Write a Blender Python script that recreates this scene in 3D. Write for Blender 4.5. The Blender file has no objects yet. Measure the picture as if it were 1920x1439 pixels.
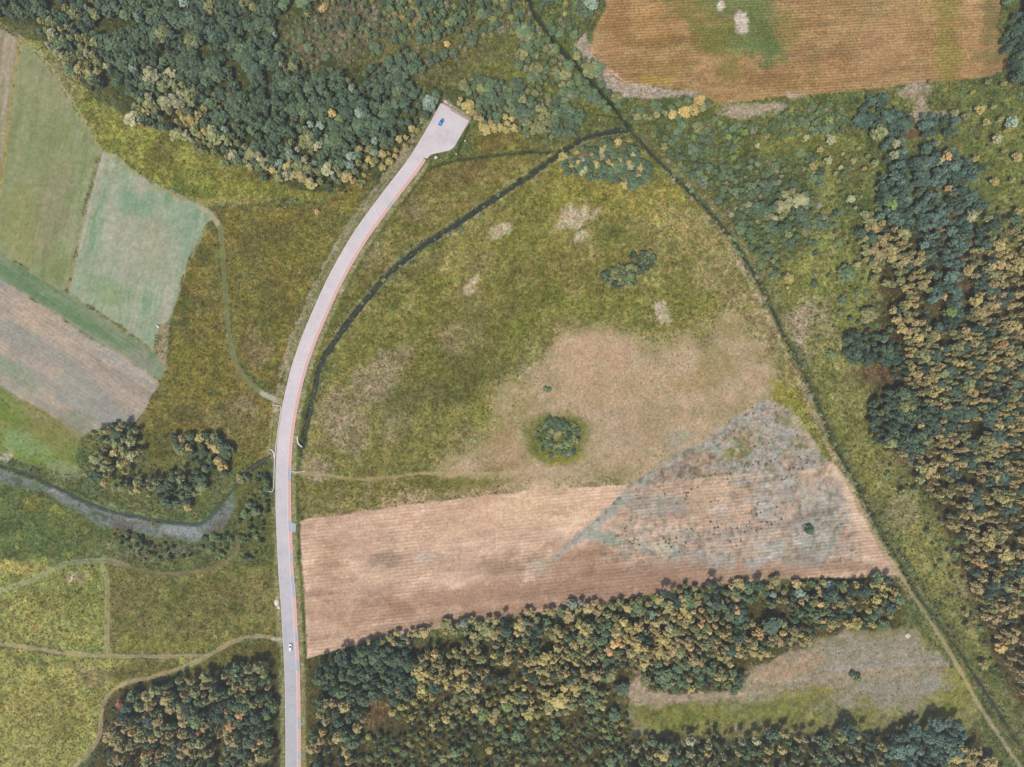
import bpy, bmesh, math, random, time
import numpy as np
from mathutils import Vector, Matrix, Quaternion
T0 = time.time()
R = math.radians
S = 0.30                      # metres on the ground for one photograph pixel
CAM_H = 400.0
scene = bpy.context.scene
C = scene.collection

# ------------------------------------------------------------------ camera, sky, sun, exposure
cam_d = bpy.data.cameras.new('camera'); cam = bpy.data.objects.new('camera', cam_d); C.objects.link(cam)
cam.location = (0, 0, CAM_H); cam.rotation_euler = (0, 0, 0)
cam_d.sensor_fit = 'HORIZONTAL'; cam_d.sensor_width = 36.0
cam_d.lens = 36.0 * CAM_H / (1920 * S)
cam_d.clip_start = 1.0; cam_d.clip_end = 20000.0
scene.camera = cam

SUN_EL, SUN_AZ = R(63), R(207)          # azimuth clockwise from +Y (top of the picture)
world = bpy.data.worlds.new('World'); scene.world = world; world.use_nodes = True
wn = world.node_tree.nodes; wl = world.node_tree.links; wn.clear()
sky = wn.new('ShaderNodeTexSky'); sky.sky_type = 'NISHITA'; sky.sun_disc = False
sky.sun_elevation = SUN_EL; sky.sun_rotation = SUN_AZ; sky.air_density = 1.0; sky.dust_density = 2.5; sky.ozone_density = 1.0
bg = wn.new('ShaderNodeBackground'); bg.inputs[1].default_value = 0.095
wo = wn.new('ShaderNodeOutputWorld'); wl.new(sky.outputs[0], bg.inputs[0]); wl.new(bg.outputs[0], wo.inputs[0])
sun_d = bpy.data.lights.new('sun', 'SUN'); sun = bpy.data.objects.new('sun', sun_d); C.objects.link(sun)
sun_d.energy = 2.9; sun_d.angle = R(6); sun_d.color = (1.0, 0.94, 0.86)
sdir = Vector((math.sin(SUN_AZ) * math.cos(SUN_EL), math.cos(SUN_AZ) * math.cos(SUN_EL), math.sin(SUN_EL)))
sun.rotation_euler = sdir.to_track_quat('Z', 'Y').to_euler(); sun.location = (-60, -150, 300)
vs = scene.view_settings
vs.view_transform = 'Standard'; vs.look = 'None'; vs.gamma = 1.0; vs.exposure = 0.70; vs.use_curve_mapping = False
HAZE_DENSITY = 0.00017
# what a flat white surface would show here (linear, per channel): turns colours seen in the picture into surface colours
ILLUM = np.array([1.55, 1.60, 1.55])
VEIL = np.array([0.016, 0.014, 0.034])

# ------------------------------------------------------------------ helpers
def wx(u): return (u - 960.0) * S
def wy(v): return (719.5 - v) * S
def lin(c):
    c = np.asarray(c, float) / 255.0
    return np.where(c <= 0.04045, c / 12.92, ((c + 0.055) / 1.055) ** 2.4)
def albedo(c, k=1.0, lo=0.006, hi=0.85):
    return np.clip((lin(c) - VEIL) / ILLUM * k, lo, hi)
def rgba(c, k=1.0): return tuple(float(x) for x in albedo(c, k)) + (1.0,)

class Grid: pass
STEP = 2.25
U0, U1, V0, V1 = -130, 2050, -110, 1550
us = np.arange(U0, U1 + .1, STEP); vs_ = np.arange(V0, V1 + .1, STEP)
NX, NY = len(us), len(vs_)
GU, GV = np.meshgrid(us, vs_)

def vnoise(u, v, scale, seed):
    rng = np.random.RandomState(seed)
    n = 256
    lat = rng.rand(n, n).astype(np.float32)
    x = u / scale + 37.3 + seed * 1.7; y = v / scale + 11.9 + seed * 2.3
    xi = np.floor(x).astype(np.int64); yi = np.floor(y).astype(np.int64)
    fx = (x - xi).astype(np.float32); fy = (y - yi).astype(np.float32)
    fx = fx * fx * (3 - 2 * fx); fy = fy * fy * (3 - 2 * fy)
    x0 = xi % n; x1 = (xi + 1) % n; y0 = yi % n; y1 = (yi + 1) % n
    a = lat[y0, x0]; b = lat[y0, x1]; c = lat[y1, x0]; d = lat[y1, x1]
    return (a + (b - a) * fx) * (1 - fy) + (c + (d - c) * fx) * fy
def fbm(u, v, scale, octaves=4, seed=0, gain=0.55):
    tot = 0; amp = 1.0; nrm = 0
    for o in range(octaves):
        tot = tot + amp * (vnoise(u, v, scale / 2 ** o, seed * 13 + o) - 0.5); nrm += (amp * 0.22) ** 2; amp *= gain
    return np.clip(0.5 + 0.235 * tot / math.sqrt(nrm), 0, 1)
NC = {}
def NZ(scale, octaves=4, seed=0, ang=0.0, stretch=1.0):
    """noise on the ground grid, 0..1 around 0.5"""
    key = (scale, octaves, seed, ang, stretch)
    if key not in NC:
        if stretch != 1.0:
            ca, sa = math.cos(ang), math.sin(ang)
            NC[key] = fbm((GU * ca + GV * sa) / stretch, -GU * sa + GV * ca, scale, octaves, seed)
        else:
            NC[key] = fbm(GU, GV, scale, octaves, seed)
    return NC[key]

def catmull(pts, step=6.0, closed=False):
    P = [np.array(p, float) for p in pts]
    if closed: P = [P[-1]] + P + [P[0], P[1]]
    else: P = [2 * P[0] - P[1]] + P + [2 * P[-1] - P[-2]]
    out = []
    for i in range(1, len(P) - 2):
        p0, p1, p2, p3 = P[i - 1], P[i], P[i + 1], P[i + 2]
        n = max(1, int(np.linalg.norm(p2 - p1) / step))
        for k in range(n):
            t = k / n
            out.append(0.5 * (2 * p1 + (p2 - p0) * t + (2 * p0 - 5 * p1 + 4 * p2 - p3) * t * t + (3 * p1 - p0 - 3 * p2 + p3) * t ** 3))
    if not closed: out.append(P[-2])
    return np.array(out)

def seg_dist(u, v, pts, closed=False):
    best = np.full(u.shape, 1e9, np.float32)
    n = len(pts)
    for i in range(n if closed else n - 1):
        a = pts[i]; b = pts[(i + 1) % n]; d = b - a; L2 = float(d @ d) + 1e-9
        t = np.clip(((u - a[0]) * d[0] + (v - a[1]) * d[1]) / L2, 0, 1)
        q = (u - a[0] - t * d[0]) ** 2 + (v - a[1] - t * d[1]) ** 2
        np.minimum(best, q, out=best)
    return np.sqrt(best)
def inside(u, v, pts):
    r = np.zeros(u.shape, bool); n = len(pts)
    for i in range(n):
        a = pts[i]; b = pts[(i + 1) % n]
        if a[1] == b[1]: continue
        c = ((a[1] > v) != (b[1] > v)) & (u < (b[0] - a[0]) * (v - a[1]) / (b[1] - a[1]) + a[0])
        r ^= c
    return r
def poly_sdf(u, v, pts):
    pts = [np.array(p, float) for p in pts]
    d = seg_dist(u, v, pts, True)
    return np.where(inside(u, v, pts), d, -d)       # positive inside
def window(pts, pad):
    p = np.array(pts, float)
    i0 = int(max(0, (p[:, 0].min() - pad - U0) // STEP)); i1 = int(min(NX, (p[:, 0].max() + pad - U0) // STEP + 2))
    j0 = int(max(0, (p[:, 1].min() - pad - V0) // STEP)); j1 = int(min(NY, (p[:, 1].max() + pad - V0) // STEP + 2))
    return slice(j0, max(j1, j0 + 1)), slice(i0, max(i1, i0 + 1))
def smooth(x): x = np.clip(x, 0, 1); return x * x * (3 - 2 * x)

COL = np.zeros((NY, NX, 3), np.float32)            # colours as seen, 0..255
CLS = np.zeros((NY, NX), np.int16)
Z = np.zeros((NY, NX), np.float32)
TUFT = np.ones((NY, NX), np.float32)               # how much loose growth stands here
def pal(cols, n):
    cols = np.array(cols, np.float32); k = len(cols)
    x = np.clip((n - 0.12) / 0.76, 0, 1) * (k - 1)
    i = np.minimum(x.astype(int), k - 2); f = (x - i)[..., None]
    return cols[i] * (1 - f) + cols[i + 1] * f
SEED = [100]
def nseed(): SEED[0] += 1; return SEED[0]
def colour_of(c, w, nscale, ang=0.0, stretch=1.0, octaves=4):
    if isinstance(c[0], (tuple, list)):
        n = NZ(nscale, octaves, nseed() % 7, ang, stretch)[w]
        return pal(c, n)
    return np.array(c, np.float32)
def poly(pts, c, soft=3, jit=5, jscale=25, nscale=40, a=1.0, cls=None, tuft=None, ang=0.0, stretch=1.0, octaves=4, curved=False):
    if curved: pts = catmull(pts, 12, True)
    w = window(pts, soft + jit + 4)
    if w[0].start >= NY or w[1].start >= NX: return
    d = poly_sdf(GU[w], GV[w], pts) + (NZ(jscale, 4, 3)[w] - 0.5) * 2 * jit
    m = smooth(0.5 + d / (2 * soft)) * a
    cc = colour_of(c, w, nscale, ang, stretch, octaves)
    COL[w] += (cc - COL[w]) * m[..., None]
    if cls is not None: CLS[w][d > 0] = cls
    if tuft is not None: TUFT[w] += (tuft - TUFT[w]) * (m / max(a, 1e-6))
def blob(u, v, ru, rv, c, rot=0, soft=0.45, jit=0.5, jscale=None, nscale=25, a=1.0, tuft=None, seed=5):
    r = max(ru, rv) * (1.3 + jit)
    w = window([(u - r, v - r), (u + r, v + r)], 4)
    if w[0].start >= NY or w[1].start >= NX: return
    ca, sa = math.cos(rot), math.sin(rot)
    du, dv = GU[w] - u, GV[w] - v
    x = (du * ca + dv * sa) / ru; y = (-du * sa + dv * ca) / rv
    js = jscale or max(8, min(ru, rv) * 0.9)
    d = 1 - np.sqrt(x * x + y * y) + (NZ(round(js), 4, seed)[w] - 0.5) * 2 * jit
    m = smooth(0.5 + d / (2 * soft)) * a
    cc = colour_of(c, w, nscale)
    COL[w] += (cc - COL[w]) * m[..., None]
    if tuft is not None: TUFT[w] += (tuft - TUFT[w]) * (m / max(a, 1e-6))
def path(pts, width, c, soft=1.5, jit=1.0, a=1.0, cls=None, tuft=0.0, nscale=20, ruts=None, rutc=None, jscale=12):
    P = catmull(pts, 8)
    w = window(P, width + soft + jit + 4)
    d0 = seg_dist(GU[w], GV[w], P)
    d = width / 2 - d0 + (NZ(jscale, 3, 4)[w] - 0.5) * 2 * jit
    m = smooth(0.5 + d / (2 * soft)) * a
    if ruts: m = m * (0.45 + 0.55 * smooth(1 - np.abs(d0 - ruts) / 1.8))
    cc = colour_of(c, w, nscale)
    COL[w] += (cc - COL[w]) * m[..., None]
    if cls is not None: CLS[w][d > 0] = cls
    if tuft is not None: TUFT[w] += (tuft - TUFT[w]) * (m / max(a, 1e-6))
def carve(pts, width, depth):
    P = catmull(pts, 6)
    w = window(P, width + 8)
    d = seg_dist(GU[w], GV[w], P)
    Z[w] = np.minimum(Z[w], -depth * smooth(1.25 - d / (width * 0.62)))

# ------------------------------------------------------------------ the land: colours of what grows or lies there, in photograph pixels
OLIVE = [(92, 96, 52), (112, 112, 58), (130, 126, 66), (122, 112, 68), (140, 134, 76)]
WEED = [(98, 92, 55), (118, 108, 58), (128, 118, 54), (112, 104, 60), (92, 94, 52)]
SCRUB = [(78, 94, 64), (94, 110, 68), (108, 118, 70), (98, 104, 72), (84, 104, 70)]
FLOOR = [(78, 72, 52), (92, 82, 60), (84, 84, 56), (98, 84, 66)]
COL[:] = pal(SCRUB, NZ(60, 5, 1))
Q1, Q2 = -130, 2050
# woodland floors (shade between crowns darkened into their litter brown) and rough ground
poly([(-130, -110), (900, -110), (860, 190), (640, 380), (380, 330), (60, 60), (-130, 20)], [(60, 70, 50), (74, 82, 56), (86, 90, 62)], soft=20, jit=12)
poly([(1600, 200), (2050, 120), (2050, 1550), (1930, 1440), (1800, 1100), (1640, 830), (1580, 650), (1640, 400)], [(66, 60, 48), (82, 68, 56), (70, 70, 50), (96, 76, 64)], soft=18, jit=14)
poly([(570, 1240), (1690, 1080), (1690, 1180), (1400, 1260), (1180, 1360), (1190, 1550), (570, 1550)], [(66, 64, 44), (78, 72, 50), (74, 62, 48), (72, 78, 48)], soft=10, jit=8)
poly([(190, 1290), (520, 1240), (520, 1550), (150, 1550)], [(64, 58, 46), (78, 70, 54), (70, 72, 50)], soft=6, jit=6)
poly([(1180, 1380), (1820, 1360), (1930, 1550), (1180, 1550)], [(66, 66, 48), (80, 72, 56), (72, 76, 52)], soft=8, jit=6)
# scrub between the ditch and the right-hand wood
poly([(1180, 190), (1620, 170), (1920, 150), (2050, 260), (1900, 420), (1660, 420), (1640, 560), (1600, 640), (1640, 820), (1740, 930), (1810, 1100), (1870, 1260), (2000, 1450), (1930, 1450), (1700, 1060), (1560, 800), (1440, 520), (1300, 350)],
     [(84, 100, 62), (102, 118, 68), (122, 132, 72), (98, 110, 66), (114, 116, 76)], soft=10, jit=8, nscale=45)
blob(1900, 330, 70, 120, [(112, 124, 66), (130, 138, 72)], a=0.8)
blob(1390, 360, 170, 120, [(72, 92, 64), (86, 104, 68), (92, 98, 68)], a=0.85, jit=0.35)
blob(1280, 290, 90, 60, [(86, 104, 66), (104, 112, 64)], a=0.7)
blob(1480, 265, 110, 22, [(122, 128, 62), (138, 140, 70)], a=0.9)
blob(1545, 360, 24, 80, [(126, 132, 66), (140, 142, 74)], a=0.85)
blob(1560, 440, 14, 30, (172, 160, 128), a=0.7)
blob(1510, 520, 38, 45, [(132, 132, 62), (142, 140, 68)], a=0.8)
blob(1565, 560, 60, 60, [(116, 126, 60), (134, 136, 66)], a=0.8)
blob(1505, 612, 40, 50, [(176, 156, 132), (156, 140, 112)], a=0.9, rot=0.8)
blob(1560, 660, 28, 40, [(140, 136, 68), (150, 140, 76)], a=0.7)
blob(1576, 640, 9, 22, (172, 162, 158), a=0.8)
blob(1620, 860, 50, 60, [(128, 128, 64), (146, 140, 70)], a=0.8)
blob(1660, 900, 26, 22, [(152, 146, 72), (140, 134, 70)], a=0.7)
blob(1690, 960, 40, 34, [(160, 146, 126), (136, 130, 86)], a=0.7)
blob(1730, 1040, 34, 50, [(142, 140, 70), (126, 130, 64)], a=0.8)
blob(1750, 1060, 22, 60, [(146, 144, 72), (130, 132, 66)], a=0.8, rot=-0.5)
blob(1790, 1110, 26, 30, (168, 140, 112), a=0.6)
blob(1560, 500, 70, 20, (138, 136, 70), a=0.5)
blob(1700, 860, 40, 18, (150, 130, 106), a=0.7)
poly([(1455, 560), (1500, 540), (1560, 560), (1620, 650), (1640, 760), (1640, 840), (1720, 930), (1790, 1040), (1800, 1110), (1860, 1230), (1840, 1240), (1740, 1090), (1640, 930), (1560, 790), (1500, 660)], [(126, 128, 72), (142, 142, 80), (154, 150, 92), (136, 136, 74), (148, 138, 98)], soft=16, jit=14, nscale=34, a=0.85)
poly([(1520, 300), (1560, 320), (1575, 400), (1580, 470), (1640, 500), (1650, 560), (1600, 620), (1540, 640), (1500, 560), (1480, 520), (1520, 460), (1540, 400)], [(124, 138, 70), (140, 148, 78), (150, 150, 88), (128, 136, 70)], soft=14, jit=12, nscale=30, a=0.8)
blob(1505, 612, 40, 50, [(182, 162, 140), (160, 146, 120)], a=0.9, rot=0.8); blob(1690, 960, 34, 30, [(166, 152, 130), (142, 136, 92)], a=0.7)
# top middle: reeds, ochre growth and bushes
blob(590, 92, 62, 42, [(112, 106, 88), (132, 120, 102), (100, 100, 76)], a=0.75, jit=0.6, rot=0.3)
blob(690, 40, 70, 44, [(114, 108, 90), (134, 122, 106), (104, 104, 82)], a=0.95, jit=0.3)
blob(775, 42, 24, 30, [(166, 156, 108), (150, 144, 92)], a=0.9)
blob(750, 100, 80, 40, [(118, 114, 76), (132, 124, 84)], a=0.8, jit=0.4)
blob(830, 120, 70, 60, [(116, 114, 72), (130, 122, 84), (100, 106, 64)], a=0.8, jit=0.4)
blob(940, 80, 90, 80, [(98, 106, 62), (118, 120, 68), (104, 100, 72)], a=0.8, jit=0.4)
blob(945, 130, 50, 14, [(122, 128, 62), (110, 118, 58)], a=0.8)
blob(1000, 160, 70, 12, [(116, 124, 58), (128, 130, 62)], a=0.8, rot=0.4)
blob(1120, 200, 34, 16, [(112, 120, 60), (124, 126, 64)], a=0.9, rot=0.6)
# verge and meadow north-west of the road
poly([(40, 70), (95, 95), (130, 140), (190, 195), (260, 225), (360, 262), (440, 305), (560, 360), (640, 365), (600, 378), (520, 372), (400, 385), (330, 360), (250, 318), (190, 272), (140, 200), (90, 125)],
     [(106, 118, 56), (126, 136, 60), (144, 150, 66), (122, 122, 62), (134, 142, 64)], soft=5, jit=6, cls=1, nscale=45, curved=True)
for a in [(300, 300, 28, 18), (310, 270, 16, 20), (480, 330, 40, 14)]: blob(*a, [(108, 96, 60), (92, 90, 50)], a=0.7)
blob(210, 235, 16, 24, (146, 148, 62), a=0.6); blob(430, 350, 60, 16, (140, 142, 58), a=0.7, rot=0.2); blob(450, 378, 60, 8, (168, 150, 96), a=0.6, rot=-0.08)
poly([(395, 395), (440, 388), (600, 384), (690, 330), (700, 345), (640, 430), (590, 520), (545, 640), (525, 745), (470, 700), (440, 660), (428, 580), (424, 480), (412, 420)], WEED, soft=5, jit=5, cls=2, nscale=35)
blob(470, 520, 45, 90, [(112, 100, 62), (104, 108, 56), (120, 112, 58)], a=0.7); blob(480, 660, 24, 40, [(150, 132, 104), (128, 114, 82)], a=0.7)
blob(510, 600, 26, 40, (96, 102, 52), a=0.5); blob(560, 470, 50, 40, (118, 118, 56), a=0.5); blob(600, 420, 40, 30, (124, 118, 62), a=0.5); blob(520, 440, 40, 22, (96, 90, 60), a=0.5)
poly([(385, 425), (408, 435), (416, 500), (420, 580), (430, 650), (450, 700), (490, 742), (525, 762), (512, 850), (450, 880), (420, 870), (410, 815), (330, 815), (255, 800), (300, 715), (320, 660), (328, 575), (352, 500)], WEED, soft=3, jit=3, cls=2, nscale=35)
blob(350, 700, 60, 50, [(112, 108, 50), (128, 120, 54)], a=0.7); blob(450, 790, 60, 40, [(132, 118, 82), (118, 108, 70)], a=0.7); blob(450, 760, 24, 16, (160, 142, 112), a=0.6)
blob(300, 830, 40, 50, [(104, 100, 52), (118, 110, 56)], a=0.7); blob(470, 850, 40, 26, [(104, 106, 56), (122, 116, 64)], a=0.7)
# five fields at the left edge
poly([(-130, -20), (0, 52), (38, 72), (32, 110), (18, 220), (0, 350), (-130, 900)], [(160, 148, 126), (172, 160, 136), (150, 142, 120), (140, 136, 106)], soft=2.5, jit=3, jscale=14, cls=3, ang=1.7, stretch=9, nscale=10)
poly([(40, 74), (75, 112), (112, 160), (150, 220), (188, 278), (180, 300), (164, 372), (145, 450), (128, 540), (118, 546), (60, 512), (0, 470), (-130, 400), (-60, 360), (0, 356), (10, 282), (24, 180)],
     [(122, 138, 94), (134, 146, 104), (146, 152, 114), (130, 148, 104), (152, 154, 122)], soft=2.5, jit=3, jscale=14, cls=4, ang=1.79, stretch=10, nscale=14)
blob(80, 250, 70, 160, [(140, 142, 102), (126, 136, 92)], a=0.5, rot=0.2); blob(90, 150, 40, 60, (152, 150, 116), a=0.5); blob(30, 430, 40, 60, (138, 140, 84), a=0.6); blob(110, 500, 30, 40, (120, 132, 84), a=0.5)
blob(100, 400, 30, 80, (146, 136, 110), a=0.5, rot=0.2)
poly([(192, 286), (216, 290), (256, 325), (300, 350), (340, 370), (382, 386), (402, 402), (384, 426), (350, 500), (326, 572), (314, 604), (296, 622), (286, 656), (240, 622), (182, 582), (128, 548), (150, 440), (166, 372)],
     [(122, 150, 118), (140, 162, 134), (154, 164, 140), (146, 160, 130), (166, 168, 148)], soft=2.5, jit=3, jscale=14, cls=5, ang=1.79, stretch=6, nscale=18)
for a, c in [((255, 440, 40, 40), (172, 164, 142)), ((230, 470, 34, 70), (162, 166, 146)), ((290, 500, 30, 60), (160, 164, 140)), ((205, 545, 44, 22), (128, 152, 116)),
             ((215, 395, 14, 60), (176, 174, 156)), ((260, 380, 40, 22), (112, 152, 124)), ((320, 400, 40, 22), (150, 166, 142)), ((205, 555, 20, 18), (136, 156, 108)), ((275, 600, 30, 24), (150, 162, 140)), ((350, 430, 24, 40), (132, 158, 136))]:
    blob(*a, c, a=0.6, rot=0.2, jit=0.4)
poly([(-130, 400), (0, 474), (60, 512), (130, 552), (210, 606), (286, 657), (314, 682), (302, 716), (250, 684), (180, 642), (120, 602), (60, 562), (0, 527), (-130, 450)],
     [(100, 128, 94), (112, 136, 102), (124, 140, 112), (134, 142, 122)], soft=2.5, jit=3, jscale=14, cls=6, ang=0.57, stretch=8, nscale=12)
blob(265, 672, 50, 16, (146, 142, 132), a=0.6, rot=0.57); blob(150, 600, 60, 12, (100, 130, 92), a=0.5, rot=0.57)
poly([(-130, 450), (0, 525), (60, 560), (120, 600), (180, 640), (250, 682), (303, 716), (256, 792), (200, 800), (146, 822), (100, 786), (0, 728), (-130, 660)],
     [(156, 146, 134), (168, 156, 142), (176, 160, 142), (160, 152, 142), (150, 148, 138)], soft=2.5, jit=3, jscale=14, cls=7, ang=0.57, stretch=8, nscale=14)
blob(60, 590, 80, 22, [(186, 164, 142), (178, 158, 138)], a=0.7, rot=0.57); blob(20, 690, 60, 20, [(126, 146, 118), (140, 148, 128)], a=0.8, rot=0.57); blob(180, 760, 90, 30, [(152, 152, 146), (144, 148, 136)], a=0.8, rot=0.57)
blob(150, 800, 24, 26, (124, 134, 116), a=0.6, rot=0.5); blob(240, 690, 60, 8, (178, 172, 166), a=0.5, rot=0.57)
poly([(-130, 660), (0, 728), (100, 785), (146, 822), (142, 858), (152, 882), (120, 890), (60, 872), (0, 852), (-130, 800)], [(100, 124, 60), (114, 132, 66), (126, 132, 76), (106, 134, 66)], soft=3, jit=3, cls=8, ang=0.5, stretch=6, nscale=14)
blob(40, 830, 60, 18, [(122, 156, 96), (140, 162, 112)], a=0.8, rot=0.35); blob(100, 800, 50, 26, (134, 126, 78), a=0.6, rot=0.6); blob(70, 780, 60, 10, (150, 138, 100), a=0.5, rot=0.57); blob(10, 856, 16, 8, (206, 196, 178), a=0.8); blob(120, 885, 34, 16, (140, 158, 122), a=0.6, rot=0.4)
# field borders
path([(38, 78), (30, 130), (22, 190), (10, 280), (0, 350), (-40, 520)], 5, [(168, 148, 84), (156, 142, 78), (176, 150, 96)], jit=1, tuft=0.3)
path([(188, 284), (178, 320), (166, 372), (150, 440), (136, 510), (128, 545)], 3.5, [(150, 138, 96), (168, 148, 100)], jit=1, tuft=0.3, a=0.9)
path([(-60, 440), (0, 474), (60, 512), (130, 552), (210, 606), (286, 657)], 2.6, (160, 152, 106), jit=1.2, a=0.75, tuft=0.2)
path([(0, 44), (40, 72), (80, 110), (120, 165), (160, 230), (190, 280), (250, 322), (300, 350), (350, 372)], 5, [(168, 154, 116), (150, 146, 96)], jit=2, a=0.8, tuft=0.3)
path([(386, 426), (352, 502), (328, 574), (316, 606)], 2.6, (168, 156, 112), jit=1, a=0.7, tuft=0.2)
# vegetable plot in the field corner
poly([(300, 608), (318, 606), (316, 660), (308, 690), (290, 662), (292, 640)], [(150, 138, 104), (160, 146, 116), (128, 122, 80)], soft=2, jit=1.5, nscale=8, tuft=0.3)
# land along the stream
poly([(-130, 880), (0, 905), (80, 925), (180, 975), (215, 1005), (195, 1050), (120, 1060), (0, 1045), (-130, 1040)], [(72, 96, 62), (84, 106, 68), (98, 114, 68), (80, 96, 66)], soft=6, jit=8, cls=9, nscale=40)
blob(60, 945, 22, 14, (132, 122, 62), a=0.6); blob(110, 955, 16, 12, (136, 142, 66), a=0.5); blob(150, 985, 50, 18, (112, 118, 70), a=0.6); blob(70, 1010, 60, 16, (100, 124, 70), a=0.5); blob(170, 1030, 40, 20, (112, 122, 82), a=0.5)
poly([(-130, 1050), (0, 1052), (90, 1050), (200, 1060), (200, 1220), (60, 1215), (-130, 1200)], [(128, 142, 72), (144, 156, 78), (156, 164, 86), (138, 148, 76), (122, 136, 70)], soft=14, jit=14, cls=10, nscale=38)
blob(30, 1062, 50, 12, [(172, 158, 82), (164, 156, 78)], a=0.8); blob(140, 1082, 24, 10, (186, 162, 128), a=0.8); blob(120, 1130, 50, 22, (112, 110, 62), a=0.6); blob(50, 1150, 40, 40, (156, 152, 76), a=0.6); blob(110, 1185, 60, 18, (160, 152, 84), a=0.6); blob(150, 1200, 30, 18, (150, 152, 70), a=0.5)
poly([(200, 1052), (320, 1085), (440, 1060), (500, 1040), (522, 1090), (526, 1195), (460, 1192), (385, 1228), (204, 1228)], [(98, 100, 58), (112, 114, 62), (126, 128, 68), (116, 108, 68), (102, 106, 58)], soft=5, jit=5, cls=11, nscale=36)
blob(250, 1115, 50, 24, (98, 88, 60), a=0.5); blob(250, 1205, 40, 14, (134, 134, 58), a=0.6); blob(340, 1210, 60, 10, (128, 130, 56), a=0.5); blob(440, 1130, 50, 40, (108, 100, 64), a=0.5)
poly([(-130, 1205), (0, 1212), (130, 1230), (205, 1234), (385, 1236), (350, 1252), (235, 1282), (195, 1320), (180, 1390), (130, 1450), (60, 1550), (-130, 1550)], [(134, 140, 70), (150, 154, 76), (164, 164, 84), (142, 148, 74), (154, 150, 84)], soft=4, jit=4, cls=12, nscale=40, ang=0.02, stretch=1.6)
blob(60, 1330, 90, 50, [(162, 158, 80), (174, 166, 88)], a=0.7); blob(110, 1265, 60, 24, [(158, 156, 80), (168, 160, 86)], a=0.7); blob(40, 1160, 50, 40, [(156, 158, 78), (170, 166, 86)], a=0.7); blob(150, 1140, 40, 40, [(146, 148, 74), (132, 138, 70)], a=0.6); blob(60, 1400, 80, 30, [(150, 146, 78), (138, 140, 74)], a=0.6)
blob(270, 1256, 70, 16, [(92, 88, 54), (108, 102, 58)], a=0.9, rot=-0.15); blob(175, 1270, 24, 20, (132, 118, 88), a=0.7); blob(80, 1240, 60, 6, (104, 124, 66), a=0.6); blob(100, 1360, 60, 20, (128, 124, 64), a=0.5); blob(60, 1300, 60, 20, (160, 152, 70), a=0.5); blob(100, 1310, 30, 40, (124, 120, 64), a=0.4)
for k, p in enumerate([[(20, 1190), (60, 1150), (90, 1120)], [(0, 1130), (30, 1120), (70, 1115)], [(90, 1190), (130, 1170), (190, 1160)], [(100, 1180), (150, 1180), (180, 1165)], [(60, 1185), (100, 1190), (140, 1205)]]):
    path(p, 2.0, (104, 108, 58), a=0.6, tuft=None)
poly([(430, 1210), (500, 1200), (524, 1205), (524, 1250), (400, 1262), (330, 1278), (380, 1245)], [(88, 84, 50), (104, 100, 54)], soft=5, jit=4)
# the stream: reed-grown bed and its green bank
poly([(-130, 850), (0, 878), (50, 896), (130, 928), (200, 958), (270, 976), (330, 984), (380, 980), (418, 945), (440, 906), (452, 908), (448, 950), (425, 985), (390, 1012), (340, 1014), (300, 1004), (210, 990), (150, 962), (90, 930), (40, 908), (0, 902), (-130, 880)],
     [(84, 100, 84), (104, 114, 108), (124, 130, 132), (92, 110, 94), (134, 138, 142), (98, 114, 98)], soft=4, jit=6, cls=13, nscale=9, octaves=3, ang=0.4, stretch=3, tuft=0.35)
blob(100, 915, 22, 8, (170, 170, 174), a=0.7, rot=0.5); blob(240, 965, 40, 8, (158, 154, 154), a=0.5, rot=0.35); blob(340, 995, 40, 12, (150, 158, 162), a=0.7); blob(230, 988, 20, 12, (96, 84, 84), a=0.6); blob(330, 1030, 26, 8, (140, 124, 132), a=0.7); blob(405, 990, 22, 8, (108, 92, 92), a=0.6, rot=-0.7)
path([(-60, 850), (0, 868), (60, 888), (120, 918), (200, 953), (280, 970), (340, 977), (375, 975), (405, 950)], 7, [(78, 112, 66), (96, 128, 76), (70, 100, 62)], jit=2, tuft=0.8)
# meadow between the road and the big ditch, and the great central meadow
poly([(800, 312), (860, 305), (960, 294), (1035, 292), (1000, 315), (900, 382), (820, 430), (750, 482), (690, 540), (640, 600), (600, 670), (585, 730), (578, 720), (600, 640), (640, 560), (700, 460), (760, 370)], [(112, 108, 58), (126, 120, 64), (132, 120, 76), (116, 116, 58), (104, 100, 58)], soft=4, jit=4, cls=14, nscale=30)
blob(860, 330, 60, 26, [(110, 92, 64), (124, 108, 70)], a=0.7, rot=-0.3); blob(770, 385, 26, 30, [(146, 132, 102), (124, 112, 80)], a=0.7); blob(960, 260, 60, 26, [(138, 126, 62), (124, 118, 60)], a=0.8); blob(930, 268, 40, 16, (136, 110, 66), a=0.5); blob(700, 470, 24, 30, (150, 136, 108), a=0.5)
MEADOW = [(102, 106, 60), (120, 122, 64), (136, 135, 70), (132, 122, 77), (148, 143, 82), (114, 110, 67)]
poly([(1045, 300), (1180, 262), (1240, 310), (1310, 380), (1390, 480), (1440, 575), (1480, 660), (1530, 770), (1565, 866), (1400, 885), (1180, 908), (960, 922), (760, 945), (640, 965), (562, 972), (562, 870), (575, 830), (600, 720), (640, 630), (700, 556), (760, 494), (850, 432), (960, 356)], MEADOW, soft=4, jit=4, cls=15, nscale=60, octaves=5)
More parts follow.
